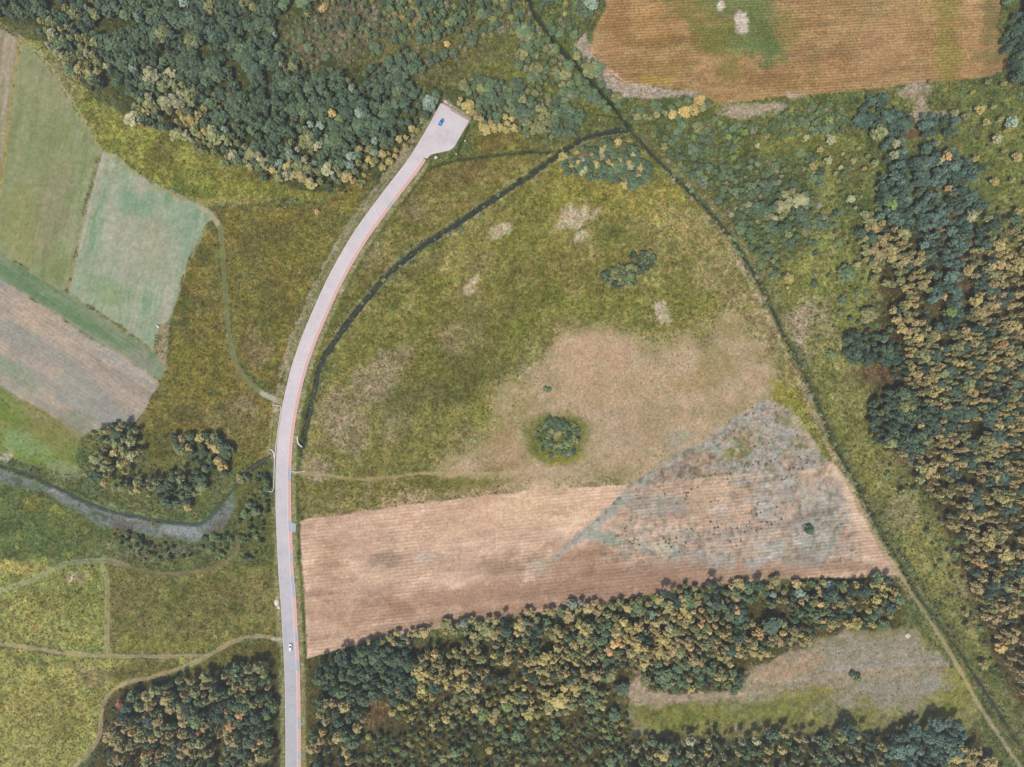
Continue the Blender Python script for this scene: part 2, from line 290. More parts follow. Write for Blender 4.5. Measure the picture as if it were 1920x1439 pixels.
for a, c, al, rt in [((1180, 360, 140, 40), (148, 142, 66), .7, .2), ((1040, 360, 60, 40), (140, 138, 62), .6, 0), ((1010, 440, 90, 50), (134, 130, 60), .5, 0), ((1300, 430, 60, 30), (156, 142, 88), .7, .6), ((1350, 520, 70, 60), (150, 138, 92), .7, .6),
                     ((1420, 600, 34, 60), (158, 142, 100), .7, -.3), ((1330, 590, 70, 40), (128, 126, 62), .7, 0), ((1270, 560, 60, 40), (118, 122, 58), .5, 0), ((1200, 540, 40, 40), (142, 136, 78), .5, 0), ((900, 520, 60, 40), (128, 124, 60), .5, .5), ((820, 560, 60, 40), (120, 120, 52), .5, .8),
                     ((860, 720, 60, 50), (92, 92, 56), .75, 0), ((900, 690, 60, 30), (100, 98, 58), .6, 0), ((780, 740, 50, 30), (102, 100, 62), .6, 0), ((820, 790, 60, 30), (118, 120, 60), .5, 0), ((700, 640, 60, 50), (118, 120, 58), .5, 0), ((960, 620, 80, 40), (112, 118, 54), .6, 0),
                     ((1060, 590, 90, 40), (124, 126, 58), .5, 0), ((1120, 620, 50, 20), (104, 108, 52), .6, 0), ((1000, 560, 60, 40), (108, 112, 54), .5, -.4), ((700, 860, 90, 40), (120, 118, 64), .6, 0), ((830, 850, 60, 30), (126, 124, 64), .6, 0), ((1010, 500, 50, 30), (112, 108, 56), .5, 0),
                     ((1150, 560, 50, 50), (124, 128, 62), .5, 0), ((990, 400, 40, 40), (106, 110, 52), .4, 0), ((1100, 500, 70, 40), (124, 116, 62), .5, 0), ((900, 600, 60, 50), (116, 108, 64), .5, 0), ((770, 660, 60, 40), (108, 110, 54), .5, .5), ((920, 780, 50, 60), (120, 122, 56), .6, 0)]:
    blob(*a, c, a=min(.92, al * 1.4), rot=rt, jit=0.6)
for a, al in [((720, 690, 70, 26), .75), ((640, 790, 36, 50), .7), ((660, 750, 50, 30), .6), ((700, 720, 36, 22), .6), ((600, 880, 22, 40), .7), ((670, 930, 50, 18), .5), ((1000, 700, 24, 30), .4), ((590, 900, 16, 50), .7), ((740, 800, 40, 30), .4), ((900, 500, 30, 20), .35), ((860, 630, 40, 26), .35)]:
    blob(*a, [(156, 142, 114), (142, 130, 98), (166, 152, 124)], a=min(.9, al * 1.3), rot=-0.4, jit=0.55)
DRY = [(162, 144, 114), (174, 152, 122), (186, 162, 134), (178, 156, 130), (166, 146, 116)]
poly([(1050, 626), (1130, 612), (1200, 640), (1290, 644), (1390, 600), (1450, 650), (1480, 728), (1410, 780), (1300, 846), (1180, 912), (1080, 918), (960, 922), (850, 892), (870, 842), (925, 790), (960, 740), (990, 680)], DRY, soft=44, jit=30, jscale=70, nscale=50, octaves=4, a=0.97, tuft=0.08, cls=32)
blob(1110, 668, 60, 30, (190, 158, 128), a=0.7); blob(1150, 720, 90, 40, (182, 154, 118), a=0.5); blob(1340, 690, 50, 24, (140, 128, 82), a=0.5); blob(1300, 720, 40, 20, (150, 132, 88), a=0.4); blob(950, 850, 40, 40, (160, 132, 96), a=0.5); blob(1060, 900, 80, 12, (164, 148, 122), a=0.6); blob(1190, 820, 60, 30, (168, 146, 118), a=0.6); blob(1000, 760, 30, 14, (136, 122, 80), a=0.4)
blob(1270, 825, 30, 14, (152, 150, 134), a=0.6, rot=-0.5)
poly([(560, 906), (700, 900), (860, 896), (960, 902), (900, 928), (760, 944), (640, 963), (562, 970)], [(104, 102, 54), (120, 116, 64), (134, 124, 82), (112, 112, 58)], soft=4, jit=4, nscale=30)
for a in [(1072, 410, 34, 20), (1092, 442, 16, 9), (945, 430, 24, 12), (890, 525, 12, 6), (880, 545, 12, 10), (1243, 592, 12, 18), (1240, 575, 14, 10), (962, 345, 12, 4), (1120, 395, 10, 6)]:
    blob(*a, [(196, 178, 150), (182, 166, 136), (204, 188, 164)], a=0.85, rot=-0.5, jit=0.5, nscale=10, tuft=0.2)
path([(960, 600), (1010, 570), (1060, 538), (1110, 512), (1160, 485), (1210, 452)], 2.4, (88, 92, 54), a=0.7, tuft=0.6)
path([(1280, 448), (1340, 444), (1380, 470), (1420, 540), (1445, 590)], 4, (158, 148, 72), a=0.6, tuft=None)
path([(1205, 440), (1260, 415), (1320, 400)], 3, (160, 140, 84), a=0.5, tuft=None)
blob(1047, 822, 50, 48, [(84, 98, 50), (104, 114, 54), (92, 104, 56)], a=0.9, jit=0.35, nscale=10, tuft=1.0)
blob(1050, 850, 42, 20, [(126, 128, 54), (142, 138, 60)], a=0.8, jit=0.5, nscale=10)
blob(1042, 808, 9, 14, [(172, 154, 116), (156, 142, 100)], a=0.95, jit=0.3, nscale=8, rot=-0.2, tuft=0.5)
# the harvested field
poly([(562, 975), (640, 966), (760, 947), (900, 931), (1000, 921), (1090, 913), (1180, 909), (1300, 896), (1400, 886), (1520, 873), (1562, 866), (1592, 905), (1622, 970), (1692, 1077), (1600, 1084), (1450, 1086), (1300, 1099), (1150, 1126), (1000, 1151), (900, 1166), (800, 1182), (700, 1202), (640, 1217), (576, 1234), (573, 1150), (566, 1060)],
     [(188, 158, 136), (200, 168, 144), (210, 178, 152), (196, 166, 144)], soft=1.5, jit=1.6, cls=16, nscale=22, ang=-0.12, stretch=4, tuft=0.0)
for a, c, al, rt in [((900, 960, 200, 40), (206, 172, 142), .7, -.1), ((1060, 950, 120, 36), (208, 176, 142), .7, -.06), ((640, 1010, 70, 40), (200, 166, 140), .6, 0), ((1330, 930, 120, 40), (190, 160, 132), .6, -.08), ((1390, 915, 40, 14), (212, 178, 140), .7, 0),
                     ((730, 1050, 40, 14), (140, 120, 108), .7, -.1), ((800, 1045, 24, 10), (186, 172, 160), .7, 0), ((780, 1070, 80, 26), (188, 158, 134), .6, -.2), ((620, 1110, 40, 80), (176, 140, 116), .6, 0), ((690, 1150, 110, 30), (166, 132, 110), .7, -.2), ((900, 1120, 200, 26), (164, 130, 110), .8, -.13),
                     ((1180, 1085, 220, 24), (156, 126, 108), .85, -.12), ((1450, 1070, 200, 14), (162, 132, 112), .8, -.03), ((1080, 1055, 70, 30), (162, 130, 110), .8, 0), ((950, 1062, 40, 20), (150, 124, 106), .7, -.2), ((1010, 1060, 20, 14), (150, 148, 130), .5, 0), ((1130, 1040, 60, 22), (168, 134, 110), .7, 0),
                     ((1600, 960, 26, 90), (214, 186, 160), .7, -.4), ((1650, 1040, 26, 40), (196, 168, 142), .6, -.4), ((1540, 880, 30, 12), (212, 184, 154), .7, 0), ((760, 1010, 120, 24), (196, 166, 140), .5, -.1), ((860, 1160, 240, 9), (146, 118, 98), .5, -.14), ((1240, 1104, 260, 7), (152, 120, 100), .5, -.13)]:
    blob(*a, c, a=al, rot=rt, jit=0.5)
# grey lichen ground laid across it
LICH = [(150, 150, 136), (158, 156, 150), (168, 162, 156), (150, 156, 146), (176, 166, 160)]
poly([(1445, 748), (1492, 772), (1532, 832), (1552, 868), (1520, 880), (1440, 892), (1362, 886), (1260, 902), (1180, 925), (1176, 912), (1250, 868), (1340, 812)], LICH, soft=2.5, jit=3, cls=17, nscale=16, octaves=5, tuft=0.12)
poly([(1215, 888), (1270, 850), (1320, 846), (1356, 858), (1362, 884), (1300, 894), (1230, 906)], [(128, 108, 96), (144, 122, 110), (136, 116, 102)], soft=4, jit=4, nscale=10, cls=17, tuft=0.12)
poly([(1180, 912), (1200, 908), (1150, 965), (1100, 1008), (1060, 1030), (1035, 1052), (1030, 1046), (1075, 1008), (1130, 962)], LICH, soft=4, jit=6, nscale=12, tuft=0.12)
poly([(1110, 1000), (1160, 1005), (1230, 1026), (1320, 1034), (1420, 1032), (1470, 1000), (1500, 960), (1530, 900), (1568, 900), (1590, 980), (1560, 1040), (1500, 1060), (1400, 1064), (1290, 1058), (1200, 1030), (1130, 1020)], LICH, soft=9, jit=16, nscale=16, octaves=5, a=0.9, tuft=0.12)
for a in [(1200, 940, 30, 14), (1260, 945, 30, 16), (1230, 960, 22, 8), (1440, 930, 34, 30), (1480, 900, 30, 30), (1400, 905, 30, 12), (1440, 980, 30, 24), (1520, 930, 34, 30), (1510, 1010, 50, 30), (1540, 970, 26, 36), (1300, 1010, 40, 10), (1350, 1000, 30, 10)]:
    blob(*a, LICH, a=0.75, jit=0.7, nscale=12)
for a in [(1390, 835, 40, 26), (1380, 852, 30, 10), (1500, 830, 20, 10), (1475, 795, 30, 18), (1385, 820, 24, 14)]: blob(*a, [(140, 144, 108), (128, 132, 72), (134, 144, 118)], a=0.75, jit=0.6)
blob(1377, 850, 20, 8, (132, 130, 52), a=0.8); blob(1515, 836, 12, 6, (142, 122, 62), a=0.8); blob(1480, 745, 36, 18, [(134, 136, 54), (150, 140, 60)], a=0.9, rot=0.6); blob(1505, 790, 14, 34, [(130, 134, 56), (142, 140, 62)], a=0.8, rot=-0.4); blob(1535, 850, 8, 20, (136, 134, 64), a=0.7, rot=-0.4)
blob(1150, 1014, 36, 10, (140, 162, 142), a=0.5, rot=0.25); blob(1240, 1030, 40, 10, (146, 162, 144), a=0.5, rot=0.15); blob(1345, 960, 16, 12, (196, 184, 172), a=0.6); blob(1355, 1000, 10, 6, (206, 190, 178), a=0.8); blob(1225, 945, 5, 4, (222, 208, 196), a=0.8); blob(1430, 950, 12, 6, (196, 180, 166), a=0.5); blob(1490, 875, 22, 12, (156, 138, 132), a=0.7)
path([(1440, 745), (1384, 782), (1310, 832), (1246, 876), (1180, 915), (1143, 956), (1085, 1006), (1040, 1050)], 6, [(160, 164, 154), (148, 152, 140), (168, 166, 158)], soft=3, jit=3, a=0.75, cls=18)
path([(1436, 752), (1378, 792), (1312, 836)], 2, (130, 136, 122), a=0.5)
# maize stubble field at the top right
MAIZE = [(148, 116, 80), (162, 126, 86), (174, 138, 96), (156, 124, 82), (168, 136, 90)]
poly([(1138, -110), (1134, 20), (1112, 60), (1108, 96), (1140, 132), (1180, 160), (1240, 165), (1310, 174), (1345, 196), (1450, 184), (1600, 171), (1700, 159), (1860, 143), (1892, 130), (1886, 90), (1868, 50), (1880, 0), (1890, -110)], MAIZE, soft=1.5, jit=1.8, cls=19, nscale=26, ang=-0.05, stretch=3, tuft=0.0)
for a, c, al in [((1400, 50, 60, 60), [(96, 114, 70), (106, 120, 72)], .9), ((1440, 92, 30, 26), [(88, 110, 68), (100, 116, 70)], .85), ((1340, 70, 40, 34), [(122, 118, 62), (110, 116, 60)], .8), ((1300, 10, 60, 24), [(116, 118, 64), (134, 122, 68)], .8), ((1390, 5, 60, 30), [(100, 118, 72), (112, 120, 74)], .85),
                 ((1480, 60, 20, 40), [(128, 120, 66), (140, 122, 70)], .7), ((1525, 130, 14, 30), [(122, 120, 66), (136, 122, 70)], .7), ((1370, 125, 22, 24), [(118, 112, 62), (134, 118, 66)], .7), ((1775, 90, 22, 70), [(140, 130, 68), (150, 134, 72)], .8), ((1770, 10, 34, 24), [(136, 128, 66), (148, 132, 72)], .7),
                 ((1240, 75, 70, 14), [(124, 92, 58), (138, 104, 62)], .5), ((1650, 80, 60, 60), [(180, 140, 100), (172, 136, 96)], .6), ((1820, 60, 30, 60), [(182, 142, 96), (174, 136, 92)], .6), ((1600, 40, 30, 40), [(148, 122, 80), (160, 128, 84)], .5), ((1650, 20, 30, 16), (142, 128, 92), .6), ((1700, 30, 50, 40), (174, 138, 92), .5),
                 ((1860, 110, 30, 16), (120, 112, 72), .5), ((1860, 40, 14, 60), (124, 112, 74), .8), ((1200, 40, 60, 30), (176, 132, 80), .5), ((1220, 130, 60, 20), (140, 112, 68), .5), ((1230, 150, 40, 8), (168, 146, 66), .6), ((1450, 150, 60, 14), (136, 100, 66), .5), ((1560, 130, 60, 26), (168, 122, 84), .5), ((1160, 30, 16, 50), (150, 112, 76), .6)]:
    blob(*a, c, a=al, jit=0.55, nscale=14)
for a in [(1390, 42, 13, 22), (1350, 13, 8, 10)]: blob(*a, [(214, 198, 186), (202, 186, 172)], a=0.95, jit=0.3, soft=0.3, nscale=8, jscale=8)
poly([(1072, 84), (1098, 64), (1108, 90), (1140, 130), (1180, 158), (1240, 164), (1312, 172), (1306, 184), (1220, 182), (1160, 188), (1140, 165), (1105, 125)], [(176, 156, 134), (192, 170, 148), (166, 154, 140), (200, 180, 160)], soft=3, jit=4, nscale=12, tuft=0.1)
path([(1098, 84), (1140, 135), (1178, 160)], 4, (194, 142, 84), a=0.6, tuft=None)
for a in [(1400, 208, 44, 13), (1450, 200, 26, 8), (1712, 168, 26, 14), (1728, 190, 14, 24), (1490, 180, 18, 5), (1750, 215, 24, 8), (1715, 215, 12, 14)]: blob(*a, [(176, 154, 136), (190, 168, 150)], a=0.85, jit=0.5, nscale=10, tuft=0.2)
# clearing in the lower right
poly([(1180, 1292), (1196, 1262), (1210, 1296), (1300, 1306), (1385, 1292), (1410, 1252), (1445, 1238), (1540, 1196), (1600, 1180), (1720, 1180), (1768, 1232), (1842, 1340), (1815, 1365), (1600, 1372), (1400, 1376), (1190, 1384), (1172, 1340)],
     [(138, 126, 104), (152, 138, 122), (146, 144, 130), (132, 126, 92), (160, 146, 134)], soft=5, jit=6, cls=20, nscale=22, octaves=5, tuft=0.5)
for a, c, al in [((1640, 1220, 90, 26), [(150, 146, 138), (138, 138, 118), (160, 152, 146)], .8), ((1460, 1260, 50, 26), [(168, 142, 116), (154, 132, 110)], .7), ((1700, 1300, 80, 34), [(142, 142, 130), (156, 150, 142)], .7), ((1300, 1345, 90, 22), [(104, 108, 52), (118, 120, 56)], .95), ((1230, 1340, 50, 24), [(110, 114, 56), (122, 122, 62)], .9),
                 ((1510, 1305, 46, 14), [(124, 124, 56), (138, 134, 62)], .9), ((1460, 1340, 60, 22), [(112, 118, 60), (124, 124, 64)], .8), ((1620, 1340, 20, 24), [(114, 118, 58), (126, 124, 62)], .7), ((1800, 1300, 24, 60), [(136, 136, 64), (150, 144, 70)], .9), ((1770, 1320, 26, 22), [(142, 140, 66), (132, 132, 62)], .8), ((1580, 1330, 50, 12), (158, 154, 158), .6),
                 ((1630, 1265, 90, 8), (178, 152, 128), .6), ((1650, 1250, 110, 4), (164, 160, 162), .7), ((1470, 1275, 60, 6), (158, 160, 158), .7), ((1300, 1306, 110, 6), (178, 158, 132), .8), ((1195, 1285, 18, 24), (160, 134, 114), .7), ((1740, 1205, 30, 18), (116, 118, 66), .7), ((1650, 1188, 40, 8), (124, 124, 72), .6), ((1700, 1350, 60, 12), (138, 142, 128), .6), ((1400, 1372, 160, 8), (120, 100, 72), .5)]:
    blob(*a, c, a=al, jit=0.55, nscale=14, rot=-0.06)
poly([(1190, 1330), (1280, 1318), (1400, 1310), (1500, 1302), (1580, 1318), (1700, 1330), (1800, 1290), (1840, 1340), (1790, 1364), (1500, 1372), (1200, 1382)], [(106, 114, 66), (122, 128, 72), (136, 138, 82), (120, 120, 78)], soft=14, jit=20, nscale=22, a=0.68, tuft=0.7)
poly([(1400, 1262), (1440, 1244), (1530, 1212), (1560, 1228), (1540, 1256), (1440, 1284), (1390, 1296)], [(180, 150, 128), (168, 142, 118), (190, 162, 140)], soft=10, jit=12, nscale=14, a=0.8)
poly([(1176, 1300), (1200, 1258), (1214, 1296), (1300, 1306), (1390, 1292), (1400, 1304), (1290, 1316), (1185, 1326)], [(178, 152, 132), (190, 166, 146), (166, 142, 122)], soft=5, jit=6, nscale=12, a=0.85)
# bare wood floor patches
for a in [(700, 1335, 34, 24), (1820, 470, 30, 16), (1790, 560, 20, 24), (1770, 420, 24, 20), (1680, 575, 20, 12), (1640, 700, 40, 16), (1820, 510, 14, 34), (1770, 300, 26, 18), (1700, 250, 26, 10), (1300, 1200, 24, 14), (1180, 1190, 24, 12), (1540, 1130, 30, 12)]:
    blob(*a, [(112, 80, 66), (126, 92, 78), (98, 76, 60)], a=0.85, jit=0.5, nscale=10)
# ---- dirt tracks
TRK = [(166, 148, 120), (178, 158, 132), (156, 140, 112)]
path([(-60, 1204), (0, 1207), (60, 1215), (130, 1225), (200, 1230), (280, 1231), (388, 1230)], 7.5, TRK, jit=1.8, a=0.95, cls=21, ruts=2.0)
path([(530, 1201), (490, 1193), (460, 1196), (430, 1207), (388, 1231), (350, 1250), (290, 1269), (240, 1280), (206, 1300), (192, 1330), (186, 1380), (160, 1420), (130, 1450), (80, 1550)], 8, TRK, jit=1.8, a=0.95, cls=22, ruts=2.1)
path([(192, 1062), (200, 1090), (201, 1140), (200, 1200), (205, 1226)], 10, (164, 154, 118), ruts=3, a=0.95, tuft=0.2, cls=23)
path([(-60, 1126), (0, 1108), (50, 1091), (100, 1066), (140, 1054), (200, 1052), (240, 1062)], 10, [(140, 144, 120), (156, 156, 128)], ruts=3, a=0.95, tuft=0.2, cls=24)
path([(200, 1052), (260, 1068), (320, 1076), (380, 1070), (430, 1050), (446, 1028), (442, 1006)], 6.5, [(118, 104, 82), (134, 120, 94)], jit=1.2, a=0.85, cls=24)
path([(196, 1008), (206, 1030), (230, 1040), (262, 1030), (276, 1022)], 5, (140, 128, 108), a=0.7, tuft=0.3)
path([(320, 362), (345, 374), (372, 376), (388, 390)], 4, (146, 128, 92), a=0.7, tuft=0.3)
path([(370, 384), (398, 402), (413, 432), (419, 500), (424, 580), (431, 640), (445, 690), (470, 720), (500, 742), (530, 756)], 10, [(122, 128, 96), (134, 136, 106), (112, 120, 88)], ruts=3.2, a=0.9, tuft=0.15, cls=25)
path([(370, 386), (392, 398), (408, 420)], 9, (176, 166, 136), a=0.8, cls=25); path([(492, 738), (512, 748), (534, 757)], 11, (176, 168, 150), a=0.85, cls=25)
path([(548, 888), (600, 889), (660, 898), (720, 896), (790, 888), (860, 890), (930, 888), (1000, 886), (1060, 893)], 6, [(176, 156, 120), (164, 146, 112)], jit=1.2, ruts=1.8, a=0.85, cls=26)
path([(1560, 872), (1590, 915), (1625, 985), (1660, 1040), (1684, 1078)], 8, (204, 178, 152), a=0.5, tuft=None)
path([(1672, 1068), (1692, 1082), (1722, 1132), (1762, 1192), (1802, 1262), (1842, 1332), (1882, 1392), (1918, 1448), (1970, 1540)], 7.5, [(182, 162, 132), (168, 150, 120), (190, 170, 140)], jit=1.8, a=0.97, cls=27, ruts=1.9)
path([(1205, 1308), (1290, 1306), (1380, 1296), (1440, 1284), (1560, 1262), (1700, 1246), (1780, 1248)], 7, (172, 154, 132), a=0.5, tuft=0.3, ruts=2.2)
path([(420, 800), (340, 792), (260, 795)], 3, (126, 116, 74), a=0.5, tuft=None)
# ---- ditches: green or dry banks first, then the cut
D1 = [(1182, 243), (1140, 247), (1100, 257), (1065, 277), (1035, 298), (1000, 324), (960, 350), (920, 377), (880, 404), (845, 427), (800, 455), (770, 478), (735, 507), (705, 540), (670, 582), (640, 622), (612, 662), (598, 692), (590, 730), (581, 770), (571, 812), (566, 836)]
D2 = [(1182, 243), (1200, 262), (1225, 290), (1255, 320), (1290, 355), (1330, 395), (1370, 440), (1395, 480), (1420, 520), (1445, 570), (1465, 615), (1490, 660), (1520, 720), (1545, 780), (1570, 840), (1600, 890), (1630, 950), (1660, 1010), (1690, 1055), (1720, 1110), (1760, 1165), (1800, 1220), (1832, 1270), (1870, 1330), (1910, 1390), (1990, 1510)]
D3 = [(1182, 243), (1160, 212), (1130, 176), (1100, 142), (1075, 116), (1050, 90), (1020, 50), (1000, 20), (985, -30), (970, -110)]
D4 = [(1040, 284), (1000, 285), (950, 288), (900, 294), (860, 300), (835, 306), (806, 316), (782, 345), (752, 387)]
D5 = [(440, 912), (455, 892), (475, 876), (506, 856)]
D6 = [(-60, 858), (0, 874), (60, 894), (120, 923), (200, 957), (280, 974), (340, 982), (380, 980), (412, 948), (440, 912)]
path([(p[0] + 4, p[1] + 6) for p in D1], 4, [(166, 158, 136), (150, 146, 116)], a=0.6, tuft=None, jit=2)
path([(p[0] - 5, p[1] - 6) for p in D1[3:17]], 5, [(176, 158, 124), (150, 138, 98)], a=0.55, tuft=None, jit=2)
path(D2, 20, [(88, 100, 62), (104, 112, 68), (128, 118, 84), (96, 104, 70)], soft=4, jit=4, a=0.8, tuft=1.0, nscale=16)
path([(p[0] - 13, p[1] + 7) for p in D2[5:20]], 11, [(176, 156, 128), (150, 142, 102)], a=0.8, tuft=None, jit=3)
path([(p[0] + 11, p[1] - 6) for p in D2[1:9]], 9, [(152, 134, 104), (128, 122, 82)], a=0.75, tuft=None, jit=3)
path(D3, 14, [(84, 98, 58), (100, 112, 64)], soft=4, jit=3, a=0.8, tuft=1.0)
path(D1, 9.5, [(54, 66, 54), (70, 80, 62), (62, 70, 58), (88, 92, 66)], soft=1.8, jit=3, jscale=9, nscale=12, tuft=0.5, cls=28)
path(D2, 7, [(66, 78, 62), (82, 92, 66), (96, 98, 72)], soft=2, jit=2, nscale=12, tuft=1.0, cls=29)
path(D3, 8, [(50, 62, 46), (64, 76, 52)], soft=1.8, jit=2, nscale=12, tuft=1.0, cls=30)
path(D4, 5.5, [(66, 74, 50), (82, 88, 56)], soft=1.2, jit=0.8, nscale=12, tuft=0.4)
path([(880, 236), (871, 256), (858, 290)], 4.5, (70, 78, 52), soft=1.2, jit=0.6, tuft=0.4)
path([(1085, 208), (1120, 216), (1156, 222)], 4, (66, 80, 56), soft=1.5, jit=1, tuft=0.6)
path(D5, 8, [(58, 64, 52), (70, 78, 58)], soft=1.5, jit=1.2, tuft=0.4, cls=31)
path(D6, 4, [(60, 84, 54), (74, 98, 60)], soft=1.5, jit=1, tuft=0.5)
carve(D1, 9, 1.7); carve(D2, 8, 1.3); carve(D3, 8, 1.8); carve(D4, 5, 1.0); carve(D5, 8, 1.5); carve(D6, 8, 1.5)
carve([(880, 236), (871, 256), (858, 290)], 4, 0.6)
carve([(0, 890), (60, 908), (130, 940), (215, 970), (300, 992), (360, 994), (410, 970), (440, 925)], 20, 0.5)
carve([(566, 836), (562, 828)], 12, 1.6); carve([(500, 858), (509, 850)], 11, 1.6)

# ------------------------------------------------------------------ the road's line (left edge) and its verges
LEFT = catmull([(536, 1600), (536, 1439), (535.5, 1339), (534, 1259), (531, 1203), (527, 1129), (523, 1079), (520, 1020), (517.3, 945), (518, 870), (524.5, 795), (539, 720), (558, 655), (586, 585), (620, 512), (664, 436), (716, 364), (764, 301), (796, 250), (826.7, 194.5)], 6)
def normals(P):
    t = np.gradient(P, axis=0); t /= np.linalg.norm(t, axis=1)[:, None]
    return np.stack([-t[:, 1], t[:, 0]], 1)        # to the right of the way up the picture (v grows downwards)
LN = normals(LEFT)
def off(d, P=LEFT, N=LN): return P + N * d
ROADW, KERBW, PATHW = 21.5, 0.6, 6.2
BAY = [(826.7, 194.5), (880.7, 226.7), (852, 276), (844, 282.5), (808, 290.5), (800, 296)]
mid = off(ROADW / 2)
for dd, wd, c, al in [(-6, 10, [(150, 144, 104), (134, 134, 84), (168, 156, 124)], .85), (ROADW + PATHW + 5, 11, [(162, 152, 108), (142, 140, 88), (174, 162, 124)], .9), (-13, 4, [(108, 112, 60), (96, 100, 56)], .55), (ROADW + PATHW + 13, 4, [(104, 108, 56), (92, 96, 52)], .6)]:
    P = off(dd)[:-14 if dd > 0 else None:5]; path(P, wd, c, a=al, jit=2, tuft=0.25, nscale=18)
path(off(-15)[90:250:6], 9, [(176, 158, 136), (158, 146, 114)], a=0.75, jit=4, tuft=0.15)
for p in [[(557, 905), (557.5, 935), (558, 966)], [(566, 1132), (569, 1155), (571, 1180)], [(570, 1205), (573, 1230)], [(559, 1030), (561, 1055)], [(522, 1215), (524, 1250)], [(512, 800), (508, 830)], [(505, 880), (505, 915)]]:
    path(p, 4.5, (82, 98, 52), a=0.85, jit=0.8, tuft=0.9); carve(p, 4, 0.5)
path([(566, 842), (563, 860), (560, 878)], 5, (70, 96, 56), a=0.8, tuft=0.9)
poly([(490, 862), (512, 862), (514, 918), (492, 918)], [(82, 104, 62), (96, 112, 66), (74, 96, 60)], soft=3, jit=2, tuft=1.0)
poly([(440, 900), (500, 880), (512, 925), (512, 1060), (460, 1060), (440, 1000)], [(80, 92, 56), (96, 104, 60), (108, 106, 66)], soft=5, jit=5)
path([(530, 1201), (512, 1199)], 7, (178, 172, 158), a=0.8)
poly([(832, 186), (842, 190), (886, 222), (880, 226), (830, 196)], [(146, 140, 122), (160, 152, 134)], soft=2, jit=1.5, tuft=0.1)
wroad = window(mid, 60)
dr = seg_dist(GU[wroad], GV[wroad], off((ROADW + PATHW) / 2))
flat = smooth((dr - 15) / 14)
dbay = -poly_sdf(GU[wroad], GV[wroad], BAY); flat = np.minimum(flat, smooth(dbay / 8))

# ------------------------------------------------------------------ mottling: weeds, moss and dead stalks in drifts of every size
WEEDY = np.isin(CLS, [0, 1, 2, 9, 10, 11, 12, 14, 15, 20]).astype(np.float32) + 0.35 * np.isin(CLS, [8, 17, 32]) + 0.22 * np.isin(CLS, [3, 4, 5, 6, 7, 16, 19])
WEEDY *= np.where(TUFT < 0.6, 0.4, 1.0)
def drift(n, lo, hi): return smooth((n - lo) / (hi - lo))
for sc_, sd_, c_, am in [(9, 31, (98, 82, 58), .50), (7, 32, (72, 82, 46), .50), (8, 33, (160, 148, 72), .42), (24, 34, (112, 96, 66), .42), (20, 35, (84, 94, 52), .40), (30, 36, (150, 142, 70), .34), (15, 37, (140, 126, 94), .34), (12, 38, (104, 118, 56), .36), (60, 39, (104, 98, 60), .30)]:
    m_ = drift(NZ(sc_, 3, sd_), .52, .86) * am * 0.42 * WEEDY
    tgt = np.array(c_, np.float32) * 0.45 + COL * (np.array(c_, np.float32).mean() / np.maximum(COL.mean(-1, keepdims=True), 1)) ** 0.6 * 0.55
    COL += (tgt - COL) * m_[..., None]
HEATH = np.isin(CLS, [17, 18]).astype(np.float32)
hw = window([(1030, 740), (1610, 1080)], 4); hm = np.zeros_like(HEATH); hm[hw] = smooth((GU[hw] - 1120 + (GV[hw] - 1000) * .5) / 60) * (np.isin(CLS[hw], [16, 17, 18])) * smooth((1575 + (GV[hw] - 900) * .42 - GU[hw]) / 26) * smooth((1068 - GV[hw]) / 24)
hm[hw] *= 1 - .65 * smooth(1.25 - np.hypot((GU[hw] - 1310) / 130, (GV[hw] - 945) / 52)); HEATH = np.maximum(HEATH, hm * .8)
for sc_, sd_, c_, am in [(14, 51, (188, 160, 132), .55), (9, 52, (116, 110, 100), .52), (11, 53, (146, 158, 146), .45), (7, 54, (92, 86, 74), .55), (24, 55, (166, 160, 156), .45), (20, 56, (176, 146, 120), .40), (8, 57, (198, 184, 170), .40)]:
    COL += (np.array(c_, np.float32) - COL) * (drift(NZ(sc_, 3, sd_), .52, .84) * am * HEATH)[..., None]
CLEAR = (CLS == 20) * (TUFT < .6) * 1.0
for sc_, sd_, c_, am in [(9, 61, (126, 116, 100), .4), (11, 62, (150, 154, 148), .45), (8, 63, (112, 112, 70), .5), (16, 64, (176, 150, 124), .4)]:
    COL += (np.array(c_, np.float32) - COL) * (drift(NZ(sc_, 3, sd_), .52, .84) * am * .45 * CLEAR)[..., None]
STRAW = (CLS == 16) * 1.0 + (CLS == 19) * .8
for sc_, sd_, c_, am in [(16, 71, (150, 120, 102), .35), (10, 72, (208, 176, 148), .35), (34, 73, (162, 130, 112), .35), (26, 74, (204, 174, 146), .3)]:
    cc_ = np.array(c_, np.float32) / np.array((182, 152, 128), np.float32)
    COL *= 1 + (cc_ - 1) * (drift(NZ(sc_, 3, sd_, -.11, 3.0), .5, .86) * am * 1.0 * STRAW)[..., None]
COL *= (1 + (NZ(6, 2, 41) - .5) * .30 * WEEDY + (NZ(18, 3, 42) - .5) * .14 * WEEDY)[..., None]
COL *= (1 + (NZ(4.6, 1, 43) - .5) * .10)[..., None]
g_ = COL.mean(-1, keepdims=True); COL += (g_ - COL) * (0.10 + 0.04 * (CLS == 19) + 0.10 * np.isin(CLS, [0, 1, 2, 10, 11, 12, 14, 15]))[..., None]
COL *= (1 + np.array([.05, .04, .04]) * np.isin(CLS, [1, 2, 10, 11, 12, 14, 15])[..., None])
